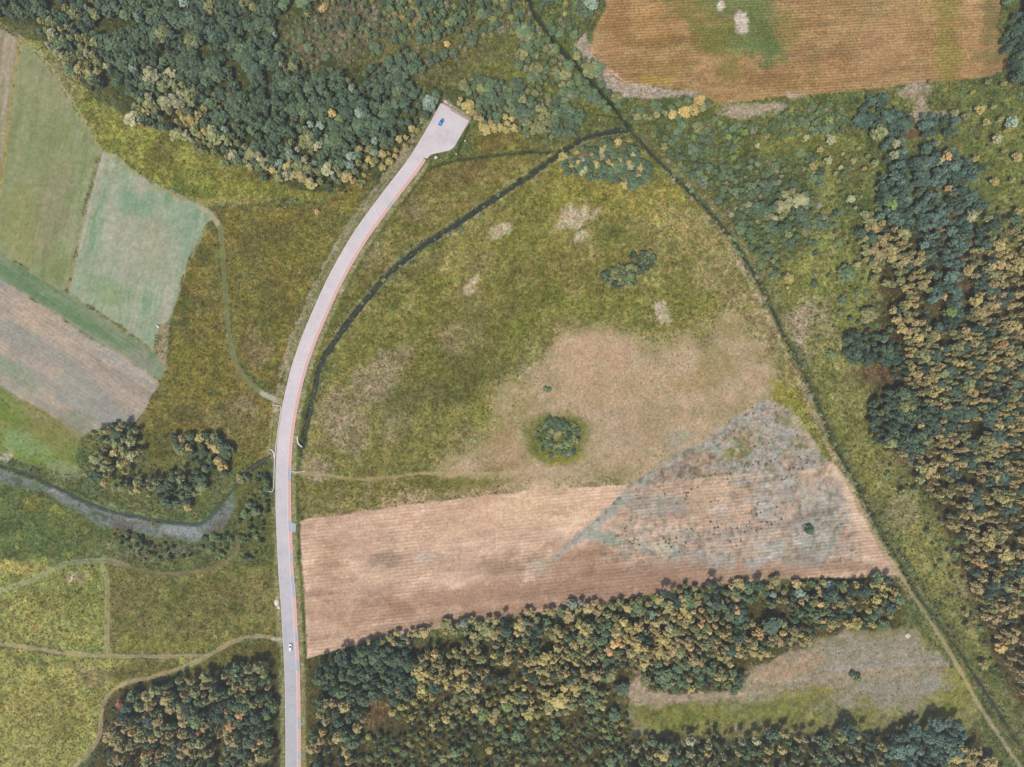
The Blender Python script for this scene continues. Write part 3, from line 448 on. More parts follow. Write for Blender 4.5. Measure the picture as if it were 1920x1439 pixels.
# ------------------------------------------------------------------ relief of the ground
ROUGH = np.full(64, 0.20); ROUGH[[3, 4, 5, 6, 7, 16, 17, 18, 19]] = 0.05; ROUGH[[8, 20, 32]] = 0.10; ROUGH[[21, 22, 23, 24, 25, 26, 27]] = 0.05; ROUGH[0] = 0.26; ROUGH[13] = 0.06; ROUGH[28:32] = 0.12
rel = (NZ(5, 2, 21) - 0.5) * 2.0 + (NZ(14, 2, 22) - 0.5) * 1.2
Z += rel * ROUGH[CLS] * np.clip(0.35 + 0.65 * TUFT, 0, 1) + (NZ(90, 2, 23) - 0.5) * 0.8
FL = np.ones((NY, NX), np.float32); FL[wroad] = flat
Z *= FL; Z -= 0.12 * (1 - FL)
def zat(u, v):
    i = np.clip(((np.asarray(u) - U0) / STEP).round().astype(int), 0, NX - 1); j = np.clip(((np.asarray(v) - V0) / STEP).round().astype(int), 0, NY - 1)
    return Z[j, i]
def cat_(u, v, arr):
    i = np.clip(((np.asarray(u) - U0) / STEP).round().astype(int), 0, NX - 1); j = np.clip(((np.asarray(v) - V0) / STEP).round().astype(int), 0, NY - 1)
    return arr[j, i]

# ------------------------------------------------------------------ materials
def new_mat(name):
    m = bpy.data.materials.new(name); m.use_nodes = True
    nt = m.node_tree; nt.nodes.clear()
    out = nt.nodes.new('ShaderNodeOutputMaterial'); b = nt.nodes.new('ShaderNodeBsdfPrincipled')
    b.inputs['Roughness'].default_value = 0.85; b.inputs['Specular IOR Level'].default_value = 0.15
    nt.links.new(b.outputs[0], out.inputs[0])
    return m, nt, b
def math_node(nt, op, a, b=None, clamp=False):
    n = nt.nodes.new('ShaderNodeMath'); n.operation = op; n.use_clamp = clamp
    for i, x in enumerate((a, b)):
        if x is None: continue
        if isinstance(x, (int, float)): n.inputs[i].default_value = x
        else: nt.links.new(x, n.inputs[i])
    return n.outputs[0]
def noise_node(nt, vec, scale, detail=2.0, rough=0.6):
    n = nt.nodes.new('ShaderNodeTexNoise'); n.inputs['Scale'].default_value = scale; n.inputs['Detail'].default_value = detail; n.inputs['Roughness'].default_value = rough
    nt.links.new(vec, n.inputs['Vector']); return n.outputs['Fac']
def mixc(nt, fac, a, b, mode='MIX'):
    n = nt.nodes.new('ShaderNodeMix'); n.data_type = 'RGBA'; n.blend_type = mode
    for sock, x in ((n.inputs[0], fac), (n.inputs[6], a), (n.inputs[7], b)):
        if isinstance(x, (int, float)): sock.default_value = x
        elif isinstance(x, tuple): sock.default_value = x
        else: nt.links.new(x, sock)
    return n.outputs[2]
def ramp(nt, fac, stops):
    n = nt.nodes.new('ShaderNodeValToRGB'); e = n.color_ramp.elements
    while len(e) < len(stops): e.new(0.5)
    for k, (p, c) in enumerate(stops): e[k].position = p; e[k].color = c
    nt.links.new(fac, n.inputs[0]); return n.outputs[0]
def grey(x): return (x, x, x, 1.0)
def ground_mat(name, speck=0.5, stripes=(), bump=0.25, warm=0.35):
    """surface colour from the ground's own colour layer, broken up by fine growth, straw rows and relief"""
    m, nt, b = new_mat(name)
    at = nt.nodes.new('ShaderNodeAttribute'); at.attribute_name = 'ground_colour'
    geo = nt.nodes.new('ShaderNodeNewGeometry'); pos = geo.outputs['Position']
    c = at.outputs['Color']
    n1 = noise_node(nt, pos, 0.75, 3.0, 0.7); n2 = noise_node(nt, pos, 2.2, 2.0, 0.7); n3 = noise_node(nt, pos, 0.23, 3.0, 0.6)
    lo, hi = 1 - speck, 1 + speck
    c = mixc(nt, 1.0, c, ramp(nt, n1, [(0.28, grey(lo)), (0.5, grey(1.0)), (0.72, grey(hi))]), 'MULTIPLY')
    c = mixc(nt, 1.0, c, ramp(nt, n2, [(0.25, grey(1 - speck * .7)), (0.75, grey(1 + speck * .7))]), 'MULTIPLY')
    # yellower / redder / greener growth, patch by patch
    c = mixc(nt, 1.0, c, ramp(nt, n3, [(0.3, (1 - warm * .25, 1.0 + warm * .12, 1 - warm * .2, 1)), (0.5, grey(1.0)), (0.7, (1 + warm * .22, 1.0, 1 - warm * .1, 1))]), 'MULTIPLY')
    for ang, period, amt, where in stripes:
        mp = nt.nodes.new('ShaderNodeMapping'); mp.inputs['Rotation'].default_value = (0, 0, ang); nt.links.new(pos, mp.inputs['Vector'])
        wv = nt.nodes.new('ShaderNodeTexWave'); wv.wave_type = 'BANDS'; wv.bands_direction = 'Y'; wv.inputs['Scale'].default_value = 20 * 0.314159 / 20 * (1.0 / period) ; wv.inputs['Distortion'].default_value = 1.2
        wv.inputs['Detail'].default_value = 2.0; wv.inputs['Detail Scale'].default_value = 0.3
        nt.links.new(mp.outputs[0], wv.inputs['Vector'])
        mp2 = nt.nodes.new('ShaderNodeMapping'); mp2.inputs['Rotation'].default_value = (0, 0, ang); mp2.inputs['Scale'].default_value = (0.02, 0.35, 1); nt.links.new(pos, mp2.inputs['Vector'])
        n4 = noise_node(nt, mp2.outputs[0], 1.0, 3.0, 0.6)
        c = mixc(nt, 1.0, c, ramp(nt, n4, [(0.3, grey(1 - amt * .6)), (0.7, grey(1 + amt * .6))]), 'MULTIPLY')
        fac = math_node(nt, 'MULTIPLY', noise_node(nt, pos, 0.02, 2.0), 1.0)
        st = ramp(nt, wv.outputs['Fac'], [(0.2, grey(1 - amt)), (0.8, grey(1 + amt))])
        if where:
            st = mixc(nt, ramp(nt, fac, [(where[0], grey(0)), (where[1], grey(1))]), grey(1.0), st)
        c = mixc(nt, 1.0, c, st, 'MULTIPLY')
    nt.links.new(c, b.inputs['Base Color'])
    bp = nt.nodes.new('ShaderNodeBump'); bp.inputs['Strength'].default_value = 1.0; bp.inputs['Distance'].default_value = bump
    nt.links.new(noise_node(nt, pos, 1.1, 3.0, 0.7), bp.inputs['Height']); nt.links.new(bp.outputs[0], b.inputs['Normal'])
    return m
def plain_mat(name, c, rough=0.8, var=0.12, scale=0.8, spec=0.2, k=1.0, metal=0.0):
    m, nt, b = new_mat(name)
    geo = nt.nodes.new('ShaderNodeNewGeometry')
    n = noise_node(nt, geo.outputs['Position'], scale, 4.0, 0.65)
    col = mixc(nt, 1.0, rgba(c, k), ramp(nt, n, [(0.25, grey(1 - var)), (0.75, grey(1 + var))]), 'MULTIPLY')
    nt.links.new(col, b.inputs['Base Color']); b.inputs['Roughness'].default_value = rough; b.inputs['Specular IOR Level'].default_value = spec; b.inputs['Metallic'].default_value = metal
    return m

# ------------------------------------------------------------------ object helpers
def link(o, parent=None):
    C.objects.link(o)
    if parent is not None: o.parent = parent
    return o
def tag(o, label=None, cat=None, group=None, kind=None):
    if label: o['label'] = label
    if cat: o['category'] = cat
    if group: o['group'] = group
    if kind: o['kind'] = kind
    return o
def np_mesh(name, co, faces, mats=(), smooth_=False, midx=None):
    """faces: (n, k) array of one face size"""
    me = bpy.data.meshes.new(name); co = np.asarray(co, np.float32); faces = np.asarray(faces, np.int32); k = faces.shape[1]
    me.vertices.add(len(co)); me.vertices.foreach_set('co', co.ravel())
    me.loops.add(faces.size); me.loops.foreach_set('vertex_index', faces.ravel())
    me.polygons.add(len(faces)); me.polygons.foreach_set('loop_start', np.arange(0, faces.size, k, dtype=np.int32))
    for m in mats: me.materials.append(m)
    if midx is not None: me.polygons.foreach_set('material_index', np.asarray(midx, np.int32))
    me.update(calc_edges=True)
    me.polygons.foreach_set('use_smooth', np.full(len(faces), bool(smooth_)))
    return me
def raw_mesh(name, verts, faces, mat=None, smooth_=False):
    me = bpy.data.meshes.new(name); me.from_pydata([tuple(v) for v in verts], [], [tuple(f) for f in faces]); me.update()
    if mat: me.materials.append(mat)
    if smooth_: me.polygons.foreach_set('use_smooth', [True] * len(me.polygons))
    return me
def ribbon(name, L, Rr, zl, zr, mat, thick=0.0):
    """a strip between two lines of pixels, optionally with side faces"""
    n = len(L); zl = np.broadcast_to(zl, n); zr = np.broadcast_to(zr, n)
    vt = [(wx(p[0]), wy(p[1]), float(z)) for p, z in zip(L, zl)] + [(wx(p[0]), wy(p[1]), float(z)) for p, z in zip(Rr, zr)]
    f = [(i, n + i, n + i + 1, i + 1) for i in range(n - 1)]
    if thick:
        b = len(vt); vt += [(x, y, z - thick) for x, y, z in vt]
        f += [(i + 1, b + i + 1, b + i, i) for i in range(n - 1)] + [(n + i, b + n + i, b + n + i + 1, n + i + 1) for i in range(n - 1)]
        f += [(0, b, b + n, n), (n - 1, 2 * n - 1, b + 2 * n - 1, b + n - 1)]
    me = raw_mesh(name, vt, f, mat)
    bm = bmesh.new(); bm.from_mesh(me); bmesh.ops.recalc_face_normals(bm, faces=bm.faces)
    if sum(fc.normal.z * fc.calc_area() for fc in bm.faces) < 0: bmesh.ops.reverse_faces(bm, faces=bm.faces)
    bm.to_mesh(me); bm.free()
    return bpy.data.objects.new(name, me)

# ------------------------------------------------------------------ the ground as sheets that meet edge to edge
M_rough = ground_mat('rough_growth', 0.62, bump=0.5)
M_meadow = ground_mat('meadow_growth', 0.60, bump=0.4, warm=0.6)
M_weed = ground_mat('weedy_growth', 0.62, bump=0.45, warm=0.6)
M_dirt = ground_mat('trodden_earth', 0.2, bump=0.08, warm=0.1)
M_harv = ground_mat('straw_stubble', 0.26, ((-0.11, 1.9, 0.10, (0.34, 0.56)),), bump=0.10, warm=0.2)
M_maize = ground_mat('maize_stubble', 0.42, ((-0.06, 1.6, 0.15, (0.3, 0.5)),), bump=0.15, warm=0.3)
M_crop = ground_mat('young_crop', 0.20, ((-1.345, 2.6, 0.035, (0.35, 0.6)),), bump=0.06, warm=0.2)
M_till = ground_mat('tilled_soil', 0.2, ((0.57, 2.2, 0.04, None),), bump=0.06, warm=0.15)
M_lich = ground_mat('lichen_ground', 0.38, bump=0.12, warm=0.3)
M_dry = ground_mat('dry_grass', 0.34, bump=0.2, warm=0.35)
M_reed = ground_mat('reed_bed', 0.3, bump=0.15, warm=0.2)
SHEETS = {0: ('ground', 'rough scrub ground and woodland floor between fields and tracks', M_rough),
 1: ('meadow', 'yellow green meadow below the dark wood', M_meadow), 2: ('meadow', 'weedy olive meadow between farm fields and the road', M_weed),
 3: ('field', 'greyish bare strip field at the picture corner', M_crop), 4: ('field', 'long green striped field left of the ochre border', M_crop), 5: ('field', 'pale teal green crop field with beige streaks', M_crop),
 6: ('field', 'narrow dark green strip of crop', M_till), 7: ('field', 'pinkish grey tilled field', M_till), 8: ('field', 'bright green grass field beside the stream', M_till), 9: ('meadow', 'dark green marshy meadow south of the reed stream', M_rough),
 10: ('meadow', 'yellow meadow crossed by wheel marks', M_meadow), 11: ('meadow', 'brownish meadow left of the road', M_weed), 12: ('meadow', 'yellow green meadow at the lower left', M_meadow), 13: ('stream_bed', 'pale reed grown bed of the stream', M_reed),
 14: ('meadow', 'brown green meadow strip between road and ditch', M_weed), 15: ('meadow', 'great olive meadow inside the curved ditch', M_meadow), 16: ('field', 'pinkish harvested stubble field in the middle', M_harv), 17: ('heath', 'grey lichen heath corner with dark dots', M_lich),
 18: ('track', 'pale diagonal track across heath and stubble', M_dirt), 19: ('field', 'orange brown maize stubble field at the top', M_maize), 20: ('clearing', 'grey and green clearing between lower woods', M_lich),
 21: ('track', 'dirt track running left to right below meadow', M_dirt), 22: ('track', 'curved dirt track round the lower left wood', M_dirt), 23: ('track', 'two wheel ruts running down the meadow', M_dirt), 24: ('track', 'earth track looping south of the stream', M_dirt),
 25: ('track', 'grassy track curving from crop field to road', M_dirt), 26: ('track', 'thin footpath from the road into dry grass', M_dirt), 27: ('track', 'straight sandy track along the right ditch', M_dirt),
 28: ('ditch', 'curved dark ditch beside the road', M_rough), 29: ('ditch', 'long straight ditch below the right wood', M_rough), 30: ('ditch', 'overgrown ditch running to the top edge', M_rough), 32: ('meadow', 'tan dry grass patch at the lower side of the great meadow', M_dry), 31: ('ditch', 'short dark ditch joining culvert and stream', M_rough)}
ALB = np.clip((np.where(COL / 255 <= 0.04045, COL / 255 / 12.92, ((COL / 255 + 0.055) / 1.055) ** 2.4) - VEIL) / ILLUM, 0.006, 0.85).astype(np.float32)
GX, GY = wx(GU), wy(GV)
POS = np.stack([GX, GY, Z], -1).reshape(-1, 3).astype(np.float32)
ids = np.arange(NX * NY).reshape(NY, NX)
QUADS = np.stack([ids[1:, :-1], ids[1:, 1:], ids[:-1, 1:], ids[:-1, :-1]], -1)
QC = CLS[:-1, :-1]
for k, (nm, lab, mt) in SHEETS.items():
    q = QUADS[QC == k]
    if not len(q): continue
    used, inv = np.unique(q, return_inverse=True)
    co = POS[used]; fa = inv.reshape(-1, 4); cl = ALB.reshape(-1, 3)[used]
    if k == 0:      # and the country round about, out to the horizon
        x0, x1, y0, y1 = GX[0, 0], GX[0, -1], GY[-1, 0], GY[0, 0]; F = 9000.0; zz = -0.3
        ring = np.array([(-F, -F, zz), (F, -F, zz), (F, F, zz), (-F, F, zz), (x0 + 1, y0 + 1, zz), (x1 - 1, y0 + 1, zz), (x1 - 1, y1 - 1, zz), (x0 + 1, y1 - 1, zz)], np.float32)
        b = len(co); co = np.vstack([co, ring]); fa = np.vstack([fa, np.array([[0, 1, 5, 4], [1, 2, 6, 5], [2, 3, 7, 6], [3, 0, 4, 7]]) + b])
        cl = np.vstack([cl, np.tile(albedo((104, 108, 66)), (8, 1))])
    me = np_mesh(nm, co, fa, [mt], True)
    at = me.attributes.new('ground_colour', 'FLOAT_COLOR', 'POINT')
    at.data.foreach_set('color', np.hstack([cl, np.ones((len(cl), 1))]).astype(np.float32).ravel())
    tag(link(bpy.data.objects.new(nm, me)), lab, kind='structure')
print('terrain', round(time.time() - T0, 1))

# ------------------------------------------------------------------ water lying in the ditches
M_water, nt, b = new_mat('ditch_water')
b.inputs['Base Color'].default_value = (0.016, 0.02, 0.018, 1); b.inputs['Roughness'].default_value = 0.12; b.inputs['Specular IOR Level'].default_value = 0.5
geo = nt.nodes.new('ShaderNodeNewGeometry'); bp = nt.nodes.new('ShaderNodeBump'); bp.inputs['Distance'].default_value = 0.02
nt.links.new(noise_node(nt, geo.outputs['Position'], 2.0, 2.0), bp.inputs['Height']); nt.links.new(bp.outputs[0], b.inputs['Normal'])
def water(pts, width, lab, lift=0.28):
    P = catmull(pts, 3); N = normals(P); n = len(P)
    w1, w2 = [width / 2 * (0.35 + 1.3 * fbm(P[:, 0], P[:, 1], 11, 3, q_))[:, None] for q_ in (9, 19)]
    zc = zat(P[:, 0], P[:, 1]); zc = np.convolve(np.pad(zc, 6, 'edge'), np.ones(13) / 13, 'valid') + lift
    tag(link(ribbon('water', P - N * w1, P + N * w2, zc, zc, M_water)), lab, kind='structure')
water(D1[:-1], 4.2, 'dark water in the curved ditch')
water(D2[:9], 2.2, 'dark water in the straight ditch, upper reach')
water([(1447, 575), (1455, 594), (1462, 610), (1468, 622)], 3.4, 'small blue grey pool in the straight ditch')
water([(1830, 1266), (1850, 1298), (1872, 1332), (1896, 1368)], 3.4, 'narrow water in the ditch beside the sandy track')
water(D3[:-1], 2.0, 'dark water in the overgrown ditch')
water(D5, 4.0, 'dark water below the road culvert')
water(D6[:-1], 4.0, 'dark water along the stream bank', 0.3)

# ------------------------------------------------------------------ road, kerbs, pavement, parking bay
def road_mat(name, c, var=0.07, aged=False):
    m, nt, b = new_mat(name)
    geo = nt.nodes.new('ShaderNodeNewGeometry'); pos = geo.outputs['Position']
    n1 = noise_node(nt, pos, 0.12, 4.0, 0.6); n2 = noise_node(nt, pos, 1.6, 3.0, 0.7)
    col = mixc(nt, 1.0, rgba(c), ramp(nt, n1, [(0.3, (1 - var, 1 - var, 1 - var * .7, 1)), (0.7, grey(1 + var * .6))]), 'MULTIPLY')
    col = mixc(nt, 1.0, col, ramp(nt, n2, [(0.25, grey(1 - var * 1.2)), (0.75, grey(1 + var * 1.2))]), 'MULTIPLY')
    if aged:      # the lower stretch is laid in bluer, greyer blocks; oil and tyre marks in streaks
        sx = nt.nodes.new('ShaderNodeSeparateXYZ'); nt.links.new(pos, sx.inputs[0])
        f = math_node(nt, 'MULTIPLY', math_node(nt, 'ADD', sx.outputs['Y'], 30.0), -0.008, True)
        col = mixc(nt, 1.0, col, ramp(nt, f, [(0.0, (1.03, 1.0, 1.0, 1)), (1.0, (0.76, 0.81, 0.84, 1))]), 'MULTIPLY')
        vd = nt.nodes.new('ShaderNodeVectorMath'); vd.operation = 'DISTANCE'; vd.inputs[1].default_value = (wx(833), wy(254), 0.0); nt.links.new(pos, vd.inputs[0])
        ring = ramp(nt, math_node(nt, 'MULTIPLY', math_node(nt, 'ADD', vd.outputs['Value'], math_node(nt, 'MULTIPLY', noise_node(nt, pos, 0.5, 3.0), 3.0)), 0.08), [(0.16, grey(1.0)), (0.34, (.80, .84, .86, 1)), (0.42, grey(.97)), (0.48, (.86, .89, .90, 1)), (0.62, grey(1.0))])
        col = mixc(nt, ramp(nt, noise_node(nt, pos, 0.9, 4.0, .7), [(.4, grey(0)), (.6, grey(1))]), col, mixc(nt, 1.0, col, ring, 'MULTIPLY'))
        n5 = noise_node(nt, pos, 0.35, 5.0, 0.75); col = mixc(nt, 1.0, col, ramp(nt, n5, [(0.30, (0.80, 0.82, 0.84, 1)), (0.46, grey(1.0))]), 'MULTIPLY')
    br = nt.nodes.new('ShaderNodeTexBrick'); br.inputs['Scale'].default_value = 5.0; br.inputs['Color1'].default_value = grey(1.0); br.inputs['Color2'].default_value = grey(0.9); br.inputs['Mortar'].default_value = grey(0.6); br.inputs['Mortar Size'].default_value = 0.012
    nt.links.new(pos, br.inputs['Vector']); col = mixc(nt, 1.0, col, br.outputs['Color'], 'MULTIPLY')
    nt.links.new(col, b.inputs['Base Color']); b.inputs['Roughness'].default_value = 0.8
    return m
M_road = road_mat('grey_paving_blocks', (214, 211, 211), var=0.1, aged=True); M_red = road_mat('pink_paving_blocks', (226, 182, 176), var=0.05); M_slate = road_mat('slate_paving_blocks', (178, 186, 198))
M_kerb = plain_mat('concrete_kerb', (220, 216, 216), 0.8, 0.08)
zr = 0.02
rd = ribbon('road', off(0.5), off(ROADW - 0.3), zr, zr, M_road, 0.15); tag(link(rd), 'pale grey block paved road curving up the picture', kind='structure')
e1 = off(0.5)[-1]; e2 = off(ROADW - 0.3)
pb = [(826.2, 195.4), (880.0, 227.2), (851.6, 276), (843.8, 282.2), (808, 290.2), (801, 297.5)]
jj = int(np.argmin(np.abs(off(ROADW + PATHW)[:, 1] - 299))); pb.append(tuple(e2[jj]))
bay_v = [(wx(u), wy(v), zr + 0.006) for u, v in pb] + [(wx(p[0]), wy(p[1]), zr + 0.006) for p in off(0.8)[jj - 1:-1]]
tag(link(bpy.data.objects.new('parking_bay', raw_mesh('parking_bay', bay_v, [tuple(range(len(bay_v)))][::1], M_road))), 'wide paved turning bay at the end of the road', kind='structure')
me = bpy.data.objects['parking_bay'].data
if me.polygons[0].normal.z < 0: me.flip_normals()
tag(link(ribbon('kerb', off(-0.5), off(0.5), zr + 0.10, zr + 0.10, M_kerb, 0.25)), 'pale kerb along the road edge facing the farm fields', kind='structure')
lastp = jj + 1
tag(link(ribbon('kerb', off(ROADW - 0.3)[:lastp], off(ROADW + 0.7)[:lastp], zr + 0.10, zr + 0.10, M_kerb, 0.25)), 'pale kerb between road and pink pavement', kind='structure')
vmid = off(ROADW + 3)[:, 1]
GREYS = [(1412, 1430), (1349, 1369), (1241, 1259), (1185, 1203), (1078, 1127), (1041, 1056), (980, 1001), (883, 905), (380, 392)]
segs = []; cur = None
for i in range(lastp):
    g = any(a <= vmid[i] <= b_ for a, b_ in GREYS)
    if cur is None or cur[0] != g:
        if cur: cur[2] = i + 1
        cur = [g, i, lastp]; segs.append(cur)
for g, i0, i1 in segs:
    if i1 - i0 < 2: continue
    o = ribbon('driveway' if g else 'pavement', off(ROADW + 0.7)[i0:i1], off(ROADW + PATHW)[i0:i1], zr + 0.10 - 0.05 * g, zr + 0.10 - 0.05 * g, M_slate if g else M_red, 0.2)
    tag(link(o), 'slate grey crossing in the pink pavement' if g else 'stretch of pink block pavement beside the road', kind='structure')
tag(link(ribbon('kerb', off(ROADW + PATHW)[:lastp], off(ROADW + PATHW + 0.5)[:lastp], zr + 0.09, zr + 0.09, M_kerb, 0.25)), 'thin edging along the meadow side of the pavement', kind='structure')
def apron(pts, mat, lab, z=0.04):
    me = raw_mesh('driveway', [(wx(u), wy(v), z) for u, v in pts], [tuple(range(len(pts)))], mat)
    if me.polygons[0].normal.z < 0: me.flip_normals()
    tag(link(bpy.data.objects.new('driveway', me)), lab, kind='structure')
apron([(544.5, 980), (554.5, 982), (555, 996), (544.8, 1000)], M_slate, 'slate grey driveway stub leading to the stubble field')
ek = [np.array(p) for p in [(828, 195), (881, 226.3)]]
kt = np.array([ek[0] + (ek[1] - ek[0]) * t for t in np.linspace(0, 1, 5)])
tag(link(ribbon('kerb', kt + np.array([0.8, -1.3]), kt, zr + 0.12, zr + 0.12, M_red, 0.3)), 'reddish kerb closing the end of the parking bay', kind='structure')

# ------------------------------------------------------------------ foliage
def leaf_rgba(c, k):
    a = (lin(c) - VEIL * 0.3) / ILLUM * k; g = a.mean(); a = g + (a - g) * 0.94
    return tuple(float(x) for x in np.clip(a, .006, .8)) + (1.0,)
def leaf_mat(name, c, c2, k=1.25, trans=0.09):
    m, nt, b = new_mat(name)
    at = nt.nodes.new('ShaderNodeAttribute'); at.attribute_name = 'tone'
    oi = nt.nodes.new('ShaderNodeObjectInfo')
    col = mixc(nt, at.outputs['Fac'], leaf_rgba(c, k), leaf_rgba(c2, k))
    hs = nt.nodes.new('ShaderNodeHueSaturation')
    nt.links.new(math_node(nt, 'ADD', math_node(nt, 'MULTIPLY', oi.outputs['Random'], 0.022), 0.489), hs.inputs['Hue'])
    nt.links.new(math_node(nt, 'ADD', math_node(nt, 'MULTIPLY', math_node(nt, 'FRACT', math_node(nt, 'MULTIPLY', oi.outputs['Random'], 7.31)), 0.38), 0.80), hs.inputs['Value'])
    hs.inputs['Saturation'].default_value = 1.0
    nt.links.new(col, hs.inputs['Color']); nt.links.new(hs.outputs[0], b.inputs['Base Color'])
    b.inputs['Roughness'].default_value = 0.75; b.inputs['Specular IOR Level'].default_value = 0.2
    tr = nt.nodes.new('ShaderNodeBsdfTranslucent'); nt.links.new(hs.outputs[0], tr.inputs[0])
    mx = nt.nodes.new('ShaderNodeMixShader'); mx.inputs[0].default_value = trans
    nt.links.new(b.outputs[0], mx.inputs[1]); nt.links.new(tr.outputs[0], mx.inputs[2])
    nt.links.new(mx.outputs[0], nt.nodes['Material Output'].inputs[0])
    return m
LEAVES = {  # colour word: shade, lighter shade
 'birch': {'golden': ((142, 132, 76), (184, 170, 104)), 'ochre': ((130, 122, 78), (176, 160, 106)), 'olive': ((102, 110, 70), (146, 150, 98)), 'orange': ((166, 138, 86), (202, 168, 110)), 'pale': ((132, 134, 98), (172, 172, 128)), 'rust': ((160, 106, 70), (186, 130, 90))},
 'pine': {'blue green': ((68, 94, 82), (110, 136, 118)), 'dark green': ((58, 80, 66), (90, 112, 94))},
 'leafy': {'dark green': ((64, 84, 64), (100, 120, 90)), 'green': ((76, 98, 68), (114, 132, 92)), 'olive': ((104, 110, 70), (146, 148, 96)), 'golden': ((160, 140, 80), (196, 174, 108)), 'silvery': ((112, 134, 112), (150, 168, 146)), 'fresh green': ((94, 122, 62), (132, 154, 84))},
 'bush': {'green': ((78, 98, 64), (112, 128, 84)), 'olive': ((104, 110, 68), (140, 142, 90)), 'greyish': ((110, 112, 90), (144, 142, 116)), 'dark green': ((58, 78, 60), (88, 108, 82)), 'yellowish': ((136, 134, 72), (170, 164, 94)), 'tan': ((176, 144, 102), (204, 172, 128)), 'brown': ((98, 84, 62), (126, 110, 84))}}
LMAT = {(k, c): leaf_mat(f'{k}_leaves_{c.replace(" ", "_")}', *v, k=1.55) for k, d in LEAVES.items() for c, v in d.items()}
M_bark = {'birch': plain_mat('birch_bark', (206, 200, 186), 0.8, 0.3, 3.0), 'pine': plain_mat('pine_bark', (128, 96, 74), 0.9, 0.3, 3.0), 'leafy': plain_mat('grey_bark', (110, 100, 88), 0.9, 0.3, 3.0), 'bush': plain_mat('twig_bark', (104, 92, 78), 0.9, 0.3, 3.0)}
DIM = {'birch': (2.2, 12.0), 'pine': (2.5, 11.0), 'leafy': (2.6, 8.5), 'bush': (1.6, 2.6)}     # crown radius, height
def crown_arrays(kind, seed):
    rng = np.random.RandomState(seed); r0, h0 = DIM[kind]
    if kind == 'birch': zb, nc, rc, nl, sz = 0.50 * h0, 26, 0.80, 30, 0.36
    elif kind == 'pine': zb, nc, rc, nl, sz = 0.52 * h0, 24, 0.98, 32, 0.36
    elif kind == 'leafy': zb, nc, rc, nl, sz = 0.24 * h0, 28, 1.0, 32, 0.40
    else: zb, nc, rc, nl, sz = 0.02 * h0, 20, 0.52, 20, 0.34
    co, tone = [], []
    squash = 0.85 + 0.3 * rng.rand(2); drift = (rng.rand(2) - 0.5) * 0.5
    for i in range(nc):
        t = (i + rng.rand()) / nc
        if kind == 'birch': prof = math.sin(math.pi * min(1, 0.12 + 0.86 * t ** 0.85)) ** 0.75
        elif kind == 'pine': prof = math.sqrt(max(0.05, 1 - (max(0, t - 0.25) / 0.76) ** 2)) * (0.55 + 0.45 * min(1, t / 0.3))
        else: prof = math.sqrt(max(0.04, 1 - (max(0, t - 0.3) / 0.71) ** 2)) * (0.6 + 0.4 * min(1, t / 0.35))
        a = i * 2.399 + rng.rand() * 1.2; rr = (r0 - rc * 0.55) * prof * (0.35 + 0.7 * math.sqrt(rng.rand()))
        c = np.array([math.cos(a) * rr * squash[0] + drift[0] * t * r0 * .6, math.sin(a) * rr * squash[1] + drift[1] * t * r0 * .6, zb + t * (h0 - zb - rc * 0.5)])
        cr = rc * (0.5 + 0.6 * rng.rand()); ct = rng.rand()
        d = rng.randn(nl, 3); d[:, 2] = d[:, 2] * 0.9 + 0.25; d /= np.linalg.norm(d, axis=1)[:, None]
        p = c + d * (cr * (0.55 + 0.5 * rng.rand(nl)))[:, None] * np.array([1, 1, 0.8])
        nrm = d + 0.45 * rng.randn(nl, 3) + np.array([0, 0, 0.45]); nrm /= np.linalg.norm(nrm, axis=1)[:, None]
        ax = np.cross(nrm, rng.randn(nl, 3)); ax /= np.linalg.norm(ax, axis=1)[:, None] + 1e-9; bx = np.cross(nrm, ax)
        s = (sz * (0.6 + 0.8 * rng.rand(nl)))[:, None]
        co.append(np.stack([p - ax * s, p - bx * s * .7, p + ax * s, p + bx * s * .7], 1).reshape(-1, 3))
        tone.append(np.clip(0.15 + 0.6 * ct + 0.6 * (rng.rand(nl) - 0.5), 0, 1))
    co = np.vstack(co); co[:, 2] = np.maximum(co[:, 2], 0.03)
    return co, np.arange(len(co)).reshape(-1, 4), np.concatenate(tone)
